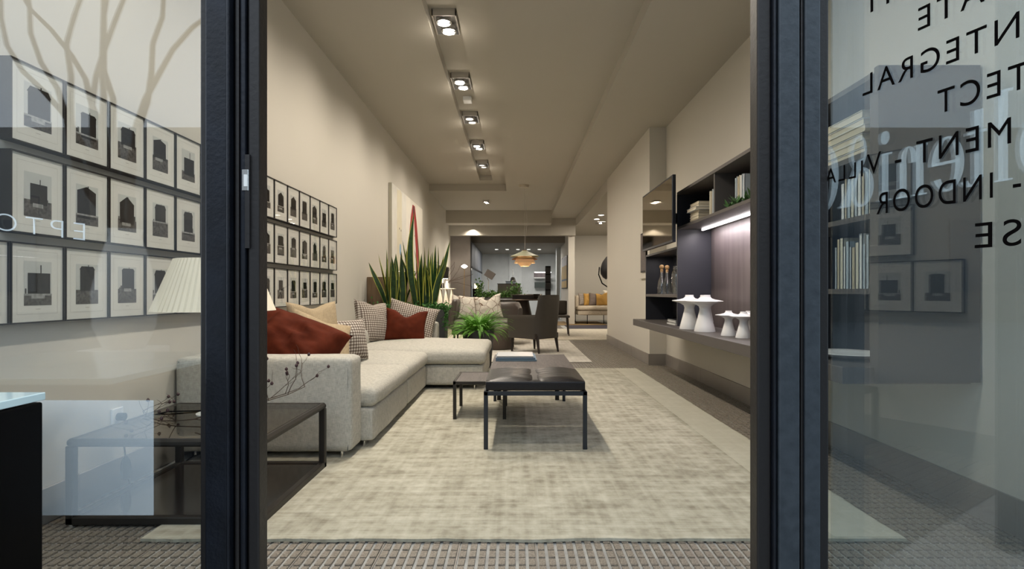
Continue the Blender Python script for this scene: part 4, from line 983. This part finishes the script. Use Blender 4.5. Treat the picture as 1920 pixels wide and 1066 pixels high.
# dining table behind
dt_ = thing('dining_table', 'dark oval dining table behind the leather sofa', 'table', (-.1, 13.3, 0))
bm = nb(); lathe(bm, [(0, 0), (.86, 0), (.90, .015), (.88, .03), (0, .03)], (0, 0, 0), 60); bm.transform(Matrix.Translation((-.1, 13.3, .80)) @ Matrix.Diagonal((1.0, .6, 1, 1))); obj('table_top', bm, mat('dark_stained_oak', (.035, .028, .024), .35), dt_, 30)
b_ = cyl(nb(), (.15, 13.3, .012), (.15, 13.3, .8), .32, .16, 24); obj('pedestal', b_, CHLEG, dt_, 30)
solo('serving_box', B(-.08, .42, 13.1, 13.3, .832, .94, .008), mat('black_box_lacquer', (.01, .006, .005), .3), 'black lacquered box on the dark dining table', 'box')
bm = nb(); lathe(bm, [(0, 0), (.08, 0), (.16, .07), (.20, .12), (.19, .12), (.07, .01), (0, .01)], (.45, 13.6, .83), 30); solo('metal_bowl', bm, CHROME, 'polished metal bowl on dining table behind armchair', 'bowl', None, 50)
foliage('grass_planting', 'green grassy plants behind the dining table', [(-.95, 14.6, 1.0, .05, .05, .13, 170), (-.75, 14.6, .90, .12, .06, .05, 260), (-.35, 14.6, .88, .14, .06, .05, 260), (-.02, 14.6, .98, .10, .05, .12, 160)], mat('planting_green', (.07, .17, .03), .6), .06, 0, sd=9)
solo('planting_trough', B(-1.1, .25, 14.45, 14.75, 0, .86), PLANTER, 'low dark trough holding the grassy plants', 'planter')
bm = nb()
gr = thing('ornamental_grass', 'thin upright green grass blades before the brown kitchen block', 'plant', (-.1, 14.62, .86))
for k in range(120):
    x = rr.uniform(-.48, .2); h = rr.uniform(.12, .36); l_ = rr.uniform(-.06, .06)
    poly(bm, [(x, 14.62, .86), (x+.008, 14.62, .86), (x+.004+l_, 14.62+rr.uniform(-.05, .05), .86+h)])
obj('blades', bm, bpy.data.materials['planting_green'], gr, smooth=-1)['kind'] = 'stuff'

# ------------------------------------------------------------------ left wall far items
pt = thing('abstract_painting', 'large abstract canvas with red figure leaning on left wall', 'painting', (-2.0, 10.4, .6))
obj('canvas', B(XL+.003, -1.985, 8.97, 11.9, .62, 2.755, .003), mat('canvas_side', (.50, .47, .38), .8), pt)
X = -1.983; bm = nb()
def RP(y0, y1, z0, z1, mi, e=0): poly(bm, [(X+e, y0, z0), (X+e, y1, z0), (X+e, y1, z1), (X+e, y0, z1)], mi)
RP(8.975, 10.15, .625, 2.75, 0); RP(10.15, 11.895, .625, 2.75, 1)
RP(9.35, 9.75, 1.1, 2.72, 2, .0004)
def ell(cy, cz, ry, rz_, mi, e, n=24): poly(bm, [(X+e, cy+ry*math.cos(2*PI*k/n), cz+rz_*math.sin(2*PI*k/n)) for k in range(n)], mi)
ell(9.62, 1.73, .07, .10, 3, .001); ell(9.6, 2.6, .14, .15, 2, .0008); ell(9.55, 2.08, .02, .02, 5, .001); ell(9.68, 2.06, .02, .02, 5, .001)
# red elongated loop
def strip(path, wd, mi, e):
    for (a, b), (wa, wb) in zip(zip(path, path[1:]), zip(wd, wd[1:])):
        poly(bm, [(X+e, a[0]-wa, a[1]), (X+e, a[0]+wa, a[1]), (X+e, b[0]+wb, b[1]), (X+e, b[0]-wb, b[1])], mi)
strip([(10.50, .63), (10.45, 1.2), (10.50, 1.8), (10.72, 2.4), (10.86, 2.68)], [.20, .21, .19, .15, .10], 4, .001)
strip([(11.30, .63), (11.36, 1.2), (11.30, 1.8), (11.06, 2.4), (10.90, 2.68)], [.19, .20, .18, .14, .10], 4, .0012)
ell(10.88, 2.55, .06, .12, 5, .0015); strip([(10.9, .7), (10.92, 1.4)], [.10, .07], 3, .0014)
ell(10.80, 2.1, .015, .015, 5, .0015); ell(10.98, 2.1, .015, .015, 5, .0015)
for k in range(26): RP(9.60+.05*math.sin(k*.35), 9.78+.05*math.sin(k*.35), .66+k*.036, .678+k*.036, 5, .001)
RP(10.0, 10.12, 1.0, 1.6, 6, .0006)
obj('painted_face', bm, [mat('paint_ivory', (.70, .68, .62), .8, vscale=5, var=(.63, .61, .55)), mat('paint_warm_white', (.76, .72, .63), .8, vscale=4), mat('paint_sand', (.68, .63, .48), .8), mat('paint_blue', (.25, .42, .60), .8), mat('paint_red', (.36, .025, .02), .7, vscale=5, var=(.26, .015, .015)), mat('paint_black', (.02, .02, .025), .7), mat('paint_ochre', (.50, .42, .24), .8)], pt, smooth=-1)
OAK = wood('brown_oak', (.15, .095, .05), (.23, .15, .085), (30, 30, 3), .5, 1)
sb = thing('sideboard', 'brown oak cabinet against left wall behind the snake plants', 'cabinet', (-1.75, 7.9, 0))
obj('body', B(-2.035, -1.50, 7.66, 8.6, .1, 1.205, .003), OAK, sb); obj('plinth', B(-2.0, -1.54, 7.7, 8.55, 0, .1), BLACK, sb)
for k in range(2): obj('door_front', B(-1.50, -1.485, 7.67+k*.465, 8.125+k*.465, .12, 1.19, .002, 1), OAK, sb)
dl = thing('desk_lamp', 'small black desk lamp standing on the oak cabinet', 'lamp', (-1.62, 7.9, 1.205))
obj('base', cyl(nb(), (-1.72, 7.9, 1.206), (-1.72, 7.9, 1.22), .06, .06, 24), BLACK, dl); obj('arm', tube(nb(), [(-1.72, 7.9, 1.21), (-1.72, 7.9, 1.28), (-1.60, 7.85, 1.30)], .006), BLACK, dl)
b_ = B(-1.68, -1.42, 7.78, 7.9, 1.28, 1.295, .003); obj('lamp_head', b_, BLACK, dl); obj('light_strip', B(-1.66, -1.44, 7.772, 7.78, 1.283, 1.290), mat('lamp_strip_glow', (1, 1, 1), .5, emit=(1, .9, .75), estr=6), dl)
# black drum floor lamp
GLOW = mat('lamp_glow', (1, 1, 1), .5, emit=(1, .92, .78), estr=14)
fl1 = thing('floor_lamp', 'chrome floor lamp with tilted black drum shade near the painting', 'lamp', (-1.72, 12.6, 0))
flx, fly = (830-VX)/FP*12.6, 12.6
obj('base', cyl(nb(), (flx, fly, .012), (flx, fly, .03), .13, .13, 24), CHROME, fl1, 30); obj('pole', cyl(nb(), (flx, fly, .03), (flx, fly, 1.72), .011), CHROME, fl1, 30)
b_ = nb(); lathe(b_, [(.155, -.12), (.13, .12), (.0, .12)], (0, 0, 0), 36); b_.transform(Matrix.Translation((flx, fly-.04, 1.45)) @ Matrix.Rotation(.2, 4, 'Y') @ Matrix.Rotation(.15, 4, 'X')); obj('lamp_shade', b_, mat('black_shade', (.012, .011, .011), .5), fl1, 40)
b_ = nb(); lathe(b_, [(0, -.1), (.148, -.112), (.148, -.128), (0, -.128)], (0, 0, 0), 30); b_.transform(Matrix.Translation((flx, fly-.04, 1.45)) @ Matrix.Rotation(.2, 4, 'Y') @ Matrix.Rotation(.15, 4, 'X')); obj('diffuser', b_, GLOW, fl1)
lamp('floor_lamp_bulb', 'POINT', (flx, fly-.04, 1.25), 18, WARM, size=.06)
# console shelf
cs = thing('console', 'cream console shelf with folded triangular supports behind floor lamp', 'console', (-1.65, 13.2, 0))
CREAM = mat('cream_lacquer', (.62, .56, .45), .6)
obj('top_shelf', B(-2.0, -1.42, 13.0, 13.35, 1.07, 1.085), CREAM, cs); obj('lower_shelf', B(-1.95, -1.48, 13.0, 13.35, .68, .695), CREAM, cs)
for k in range(4):
    x = -1.95+k*.13; bm = nb(); prism(bm, [(x, 13.02, .695), (x+.14, 13.02, .695), (x+.06, 13.02, 1.07)], (0, .3, 0)); obj('triangular_support', bm, CREAM, cs)
for k in range(3):
    x = -1.9+k*.16; bm = nb(); prism(bm, [(x-.03, 13.02, .012), (x+.1, 13.02, .012), (x+.04, 13.02, .68)], (0, .3, 0)); obj('triangular_support', bm, CREAM, cs)
solo('small_picture', B(-1.78, -1.68, 13.1, 13.13, 1.086, 1.20, .003), BLACK, 'small black frame standing on the cream console', 'picture')
bt = thing('bare_branches', 'thin bare dark branches rising behind the black drum lamp', 'branches', (-1.6, 13.3, 1.09))
obj('vase', lathe(nb(), [(0, 0), (.05, 0), (.06, .08), (.03, .15), (.035, .18)], (-1.62, 13.2, 1.086), 20), PLASTW, bt, 50)
bm = nb()
for k in range(9):
    p = Vector((-1.62, 13.2, 1.2)); a = rr.uniform(-.5, 1.2); pts = [p.copy()]
    for s in range(8): a += rr.uniform(-.35, .35); p = p+Vector((math.sin(a), rr.uniform(-.1, .1), math.cos(a)*.8))*.085; pts.append(p.copy())
    obj('branch', tube(nb(), pts, .006, 5, .003), BRCH, bt)
bm.free()
fl2 = thing('floor_lamp', 'slender brass floor lamp with small glowing top before the concrete panel', 'lamp', (-1.53, 16.7, 0))
x2 = (869-VX)/FP*16.7; obj('base', cyl(nb(), (x2, 16.7, 0), (x2, 16.7, .02), .12, .12, 20), CHROME, fl2); obj('pole', cyl(nb(), (x2, 16.7, .02), (x2+.03, 16.7, 1.70), .009), mat('brass', (.6, .42, .2), .25, metal=1), fl2)
obj('lamp_head', lathe(nb(), [(0, -.06), (.03, -.05), (.10, .0), (.05, .04), (0, .06)], (x2+.03, 16.65, 1.76), 24), GLOW, fl2, 60)
lamp('uplight_bulb', 'POINT', (x2+.03, 16.5, 1.86), 8, WARM, size=.06)

# ------------------------------------------------------------------ pendant
pn = thing('pendant_lamp', 'tiered amber and cream pendant lamp hanging from ceiling', 'lamp', (.20, 12.5, 1.56))
px_, py_ = .20, 12.5
obj('canopy', cyl(nb(), (px_-.02, py_, 3.33), (px_-.02, py_, 3.38), .10, .12, 24), mat('canopy_beige', (.5, .45, .36), .6), pn, 30)
obj('cord', tube(nb(), [(px_-.02, py_, 3.35), (px_+.03, py_, 2.9), (px_+.06, py_, 2.55), (px_+.02, py_, 2.25), (px_, py_, 1.93)], .004), mat('cord_grey', (.45, .42, .38), .5), pn)
obj('suspension_wire', tube(nb(), [(px_-.01, py_, 3.35), (px_, py_, 1.93)], .002), CHROME, pn)
def tier(prof, m, nm, th=.006):
    full = prof+[(max(r-th, .001), z-th) for r, z in prof[::-1]]; obj(nm, lathe(nb(), full, (px_, py_, 0), 48), m, pn, 30)
AMB = mat('amber_shade', (.62, .38, .17), .4, emit=(1, .62, .32), estr=.22); CRS = mat('cream_green_shade', (.50, .50, .34), .5)
tier([(.06, 1.92), (.08, 1.90), (.315, 1.80), (.318, 1.79)], CRS, 'upper_shade'); tier([(.14, 1.80), (.285, 1.735), (.288, 1.725)], mat('brown_orange_shade', (.30, .12, .035), .4), 'middle_shade')
tier([(.19, 1.735), (.235, 1.655), (.237, 1.648)], AMB, 'lower_shade'); tier([(.17, 1.65), (.11, 1.585), (.10, 1.58)], AMB, 'bottom_reflector')
obj('neck', cyl(nb(), (px_, py_, 1.80), (px_, py_, 1.93), .07, .05, 24), mat('copper_neck', (.5, .25, .1), .3, metal=.8), pn, 30)
obj('inner_diffuser', lathe(nb(), [(.155, 1.795), (.15, 1.66), (.08, 1.60)], (px_, py_, 0), 36), mat('pendant_glow', (1, .8, .5), .5, emit=(1, .84, .6), estr=3), pn, 40)
lamp('pendant_bulb', 'POINT', (px_, py_, 1.52), 10, (1, .75, .5), size=.05)

# ------------------------------------------------------------------ ceiling fixtures
BULB = mat('halogen_glow', (1, 1, 1), .4, emit=(1, .90, .74), estr=60); BULBO = mat('halogen_dim', (.8, .8, .8), .2, emit=(1, .9, .75), estr=2.0)
ALU = mat('brushed_aluminium', (.55, .53, .50), .3, metal=.8)
names = ['first from the shop window', 'second from the window', 'third from the window, unlit', 'fourth from the window', 'fifth from the window, partly lit']
def fixture(x, y, zc, lit, label, w_=.115):
    t = thing('ceiling_spotlight', label, 'spotlight', (x, y, zc), 0, 'recessed ceiling spotlights')
    bm = nb(); box(bm, x-w_, x+w_, y-.2, y-.19, zc-.0, zc+.06); box(bm, x-w_, x+w_, y+.19, y+.2, zc, zc+.06); box(bm, x-w_, x-w_+.01, y-.2, y+.2, zc, zc+.06); box(bm, x+w_-.01, x+w_, y-.2, y+.2, zc, zc+.06)
    obj('trim_frame', bm, ALU, t); obj('housing', B(x-w_, x+w_, y-.2, y+.2, zc+.06, zc+.07), ALU, t)
    for s in (-.09, .09):
        r_o = obj('lamp_ring', lathe(nb(), [(.068, -.02), (.074, -.02), (.074, .03), (.02, .05), (.015, .045), (.062, .02)], (x+s*.15, y+s, zc-.0), 24, closed=True), CHROME, t, 40)
        obj('bulb', lathe(nb(), [(0, -.01), (.04, -.008), (.055, .004), (0, .02)], (x+s*.15, y+s, zc-.004), 16), BULB if lit else BULBO, r_o, 40)
for i, (y, lit) in enumerate(((5.45, 1), (6.98, 1), (8.44, 0), (10.0, 1), (11.5, 0))): fixture(-.675, y, 3.59, lit, 'recessed twin spotlight in the ceiling slot, '+names[i])
fixture(-.77, 14.7, 3.355, 1, 'small twin spotlight on the lower ceiling before the far beam', .08)
fixture(2.45, 16.2, 3.0, 1, 'recessed twin spotlight in the side room ceiling', .12)
solo('ceiling_sensor', B(-.72, -.60, 7.6, 7.75, 3.60, 3.66, .01), PLASTW, 'small white sensor box between ceiling spotlights', 'sensor')
DL = mat('downlight_glow', (1, 1, 1), .5, emit=(1, .93, .82), estr=9)
for i, px in enumerate((947, 960-.5, 951+20.5, 991, 1011)): pass
for i, px in enumerate((931, 951, 971, 991, 1011)):
    Yd = 1.61*FP/(547-467.5); x = (px-VX)/FP*Yd
    t = thing('ceiling_downlight', 'round ceiling downlight in the back room, %s of five from the left' % ORD[i], 'downlight', (x, Yd, 2.6), 0, 'back room downlights')
    obj('trim_ring', lathe(nb(), [(.06, 0), (.075, 0), (.075, -.01), (.06, -.01)], (x, Yd, 2.62), 24, closed=True), PLASTW, t, 40); obj('diffuser', cyl(nb(), (x, Yd, 2.610), (x, Yd, 2.619), .06, .06, 24), DL, t)
lamp('downlights', 'AREA', (.1, 21.3, 2.58), 120, (1, .95, .9), aim=(.1, 21.3, 0), size=1.8, sy=1.5)
for i, (px, py) in enumerate(((1127, 402.5), (1119, 410))):
    Yd = 2.01*FP/(547-py); x = (px-VX)/FP*Yd
    t = thing('ceiling_downlight', ['nearer round downlight in the side room ceiling', 'farther round downlight in the side room ceiling'][i], 'downlight', (x, Yd, 3.0))
    obj('trim_ring', lathe(nb(), [(.06, 0), (.08, 0), (.08, -.01), (.06, -.01)], (x, Yd, 3.01), 24, closed=True), PLASTW, t, 40); obj('diffuser', cyl(nb(), (x, Yd, 3.0), (x, Yd, 3.009), .07, .07, 24), DL, t)
lamp('side_room_light', 'SPOT', (2.6, 15.2, 2.95), 230, WARM, aim=(2.6, 16.6, 0), size=.1, angle=150, blend=.6)
lamp('side_room_light', 'SPOT', (3.6, 17.0, 2.95), 130, WARM, aim=(3.2, 18.2, 0), size=.1, angle=150, blend=.6)
lamp('right_wall_light', 'SPOT', (.7, 14.5, 3.2), 60, WARM, aim=(1.0, 14.0, 0), size=.1, angle=150, blend=.6)

# ------------------------------------------------------------------ side room furniture
ss = thing('side_room_sofa', 'beige two seat sofa on thin black legs in the side room', 'sofa', (2.9, 17.9, .012))
SB = linen('beige_sofa_fabric', (.50, .43, .33), 150)
obj('base', soft(nb(), 1.92, 4.0, 17.3, 18.4, .28, .42, r=.03, n=6, wob=.002), SB, ss, 60); obj('seat_cushion', soft(nb(), 1.92, 4.0, 17.28, 18.3, .42, .56, r=.06, crown=.02, n=12), SB, ss, 80)
obj('backrest', soft(nb(), 1.92, 4.0, 18.3, 18.5, .42, .90, r=.05, n=6), SB, ss, 60); obj('armrest', soft(nb(), 1.90, 2.02, 17.9, 18.5, .42, .88, r=.04, n=6), SB, ss, 60)
for x, y in ((1.95, 18.3), (2.22, 17.36), (2.75, 17.5), (3.9, 17.4)): obj('leg', cyl(nb(), (x, y, .012), (x, y, .29), .012, .012, 8), BLACK, ss)
MUST = mat('mustard_fabric', (.48, .27, .06), .8); TAUP = mat('taupe_fabric', (.14, .105, .085), .8); SW = linen('white_cushion_fabric', (.72, .66, .55), 150)
G4 = 'cushions on the side room sofa'
cush('scatter_cushion', .40, .42, .14, GING, (2.22, 17.95, .57), -18, 0, 10, 'brown and white patterned cushion at left end of side room sofa', 0, 31, G4)
cush('scatter_cushion', .30, .42, .14, MUST, (2.32, 17.85, .56), -18, 0, 0, 'flat mustard cushion left of the taupe one in the side room', 0, 32, G4)
cush('scatter_cushion', .42, .42, .15, TAUP, (2.52, 17.75, .56), -18, 5, 5, 'taupe cushion between the two mustard cushions in the side room', 0, 33, G4)
cush('scatter_cushion', .38, .42, .16, MUST, (2.72, 17.62, .56), -12, -6, -22, 'plump mustard cushion right of the taupe one in the side room', .04, 34, G4)
cush('scatter_cushion', .50, .50, .18, SW, (3.02, 17.65, .57), -14, 0, 0, 'cream white cushion at the right of the side room sofa', 0, 35, G4)
dm = thing('dome_floor_lamp', 'black dome floor lamp partly hidden by the wall pier', 'lamp', (2.7, 16.2, .012))
b_ = nb(); lathe(b_, [(.40, 0), (.385, .10), (.32, .20), (.20, .27), (.06, .30), (0, .30)], (0, 0, 0), 24); b_.transform(Matrix.Translation((2.78, 16.2, 1.72)) @ Matrix.Rotation(math.radians(-65), 4, 'Y') ); obj('dome_shade', b_, mat('matt_black', (.012, .011, .011), .6), dm, 40)
obj('arc_stand', tube(nb(), [(2.42, 16.2, 1.72), (2.40, 16.2, 1.5), (2.5, 16.2, 1.25), (2.75, 16.2, 1.08), (2.80, 16.2, 1.0)], .018), BLACK, dm, 40)
obj('leg', tube(nb(), [(2.80, 16.2, 1.0), (2.60, 15.9, .012)], .014), BLACK, dm); obj('leg', tube(nb(), [(2.80, 16.2, 1.0), (3.1, 16.0, .012)], .014), BLACK, dm); obj('leg', tube(nb(), [(2.80, 16.2, 1.0), (2.9, 16.8, .012)], .014), BLACK, dm)
pw = thing('framed_painting', 'yellow grey and white abstract painting on the partition wall', 'painting', (1.62, 18.6, 1.1))
obj('frame', B(1.60, 1.63, 17.55, 19.5, 1.11, 2.15), STEELB, pw)
bm = nb(); X = 1.598
def RQ(y0, y1, z0, z1, mi): poly(bm, [(X, y0, z0), (X, y1, z0), (X, y1, z1), (X, y0, z1)], mi)
RQ(17.6, 19.45, 1.85, 2.12, 0); RQ(17.6, 19.45, 1.42, 1.85, 1); RQ(17.6, 19.45, 1.36, 1.42, 2); RQ(17.6, 19.45, 1.14, 1.36, 1)
obj('painted_face', bm, [mat('pale_grey_paint', (.5, .5, .5), .7), mat('yellow_paint', (.50, .34, .11), .7, vscale=4, var=(.40, .30, .14)), mat('slate_paint', (.12, .16, .2), .7)], pw, smooth=-1)

# ------------------------------------------------------------------ back room furniture
gc = thing('glass_cabinet', 'tall dark glass fronted cabinet along left side of back room', 'cabinet', (-1.5, 19.5, 0))
obj('body', B(-2.03, -1.40, 17.62, 23.0, 0, 2.6), mat('dark_cabinet', (.04, .038, .038), .4), gc)
for k in range(4): obj('glass_door', B(-1.40, -1.385, 17.65+k*1.32, 18.93+k*1.32, .05, 1.75), mat('blue_grey_glass', (.09, .12, .16), .08, spec=1), gc)
for k in range(4): obj('curtain_panel', B(-1.40, -1.38, 17.65+k*1.32, 18.93+k*1.32, 1.80, 2.58), mat('slate_curtain', (.10, .11, .125), .6, vscale=3, stretch=(1, 14, .3), var=(.03, .033, .04)), gc)
obj('rail', B(-1.40, -1.37, 17.62, 23, 1.75, 1.80), BLACK, gc)
kb = thing('kitchen_block', 'brown wooden counter block in the back room', 'counter', (-.2, 20.0, 0))
obj('body', B(-.62, .16, 19.2, 20.0, 0, 1.27), mat('kitchen_brown', (.10, .085, .07), .6), kb); obj('worktop', B(-.64, .18, 19.18, 20.02, 1.27, 1.29), FRAMEB, kb)
gb = thing('glass_tray', 'metal framed glass tray on the brown kitchen counter', 'tray', (-.18, 19.6, 1.29))
obj('glass', B(-.34, 0, 19.4, 19.7, 1.29, 1.36), mat('tray_glass', (.35, .42, .5), .1), gb); obj('frame', B(-.36, .02, 19.38, 19.72, 1.36, 1.375), BLACK, gb)
cl_ = thing('dome_table_lamp', 'chrome dome lamp on thin stem above the kitchen counter', 'lamp', (-.1, 19.6, 1.29))
obj('stem', cyl(nb(), (-.1, 19.6, 1.29), (-.1, 19.6, 1.80), .005), CHROME, cl_); obj('dome_shade', lathe(nb(), [(.0, .17), (.05, .165), (.09, .11), (.105, 0), (.10, 0), (.08, .1), (0, .15)], (-.1, 19.6, 1.35), 28), CHROME, cl_, 40)
obj('glow_ring', cyl(nb(), (-.1, 19.6, 1.352), (-.1, 19.6, 1.36), .09, .09, 20), GLOW, cl_)
bl = thing('floor_lamp', 'floor lamp with tilted dark box shade before the glass cabinet', 'lamp', (-.9, 17.0, 0))
xb = (916-VX)/FP*17.0
obj('pole', tube(nb(), [(xb-.03, 17, .02), (xb, 17, 1.35), (xb-.04, 17, 1.42), (xb+.02, 17, 1.47)], .014), CHROME, bl); obj('base', cyl(nb(), (xb-.03, 17, 0), (xb-.03, 17, .02), .14), CHROME, bl)
b_ = B(-.14, .14, -.12, .12, -.11, .11, .004); b_.transform(Matrix.Translation((xb+.04, 17, 1.53)) @ Matrix.Rotation(math.radians(32), 4, 'Y')); obj('lamp_shade', b_, mat('brown_grey_shade', (.10, .085, .075), .6), bl)
cd = thing('lantern', 'small glowing lantern on black stand by the glass cabinet', 'lantern', (-1.2, 17.0, 0))
xc = (894-VX)/FP*17; obj('stand', B(xc-.12, xc+.12, 16.9, 17.1, 0, 1.10), BLACK, cd); obj('flame_glass', B(xc-.07, xc+.07, 16.95, 17.05, 1.10, 1.25, .01), mat('lantern_glow', (1, .8, .5), .5, emit=(1, .75, .4), estr=3), cd)
tw = thing('tall_cabinet', 'narrow black tower cabinet in the back room', 'cabinet', (1.15, 20.3, 0))
obj('body', B(1.08, 1.27, 20.3, 20.6, 0, 1.94), BLACK, tw)
for k in range(6): obj('drawer_front', B(1.085, 1.265, 20.285, 20.3, .25+k*.28, .50+k*.28, .004, 1), mat('tower_drawer', (.02, .018, .018), .4) if k == 0 else bpy.data.materials['tower_drawer'], tw)
ws = thing('lit_wall_shelf', 'wall shelf box with white light strip on back wall', 'shelf', (1.0, 23.8, 1.6))
obj('box', B(.78, 1.5, 23.7, 24.0, 1.58, 1.62), PLASTW, ws); obj('top', B(.78, 1.5, 23.7, 24.0, 1.84, 1.87), PLASTW, ws); obj('back', B(.78, 1.5, 23.97, 24.0, 1.62, 1.84), UNITW, ws); obj('light_strip', B(.8, 1.5, 23.72, 23.74, 1.82, 1.84), LED, ws)
solo('wall_cabinet', B(.80, 1.5, 23.75, 24.0, 1.18, 1.42), mat('grey_green_glass', (.07, .085, .08), .2), 'dark glass wall cabinet below the lit shelf', 'cabinet')
# ------------------------------------------------------------------ make mesh-only tags safe
bpy.context.view_layer.update()
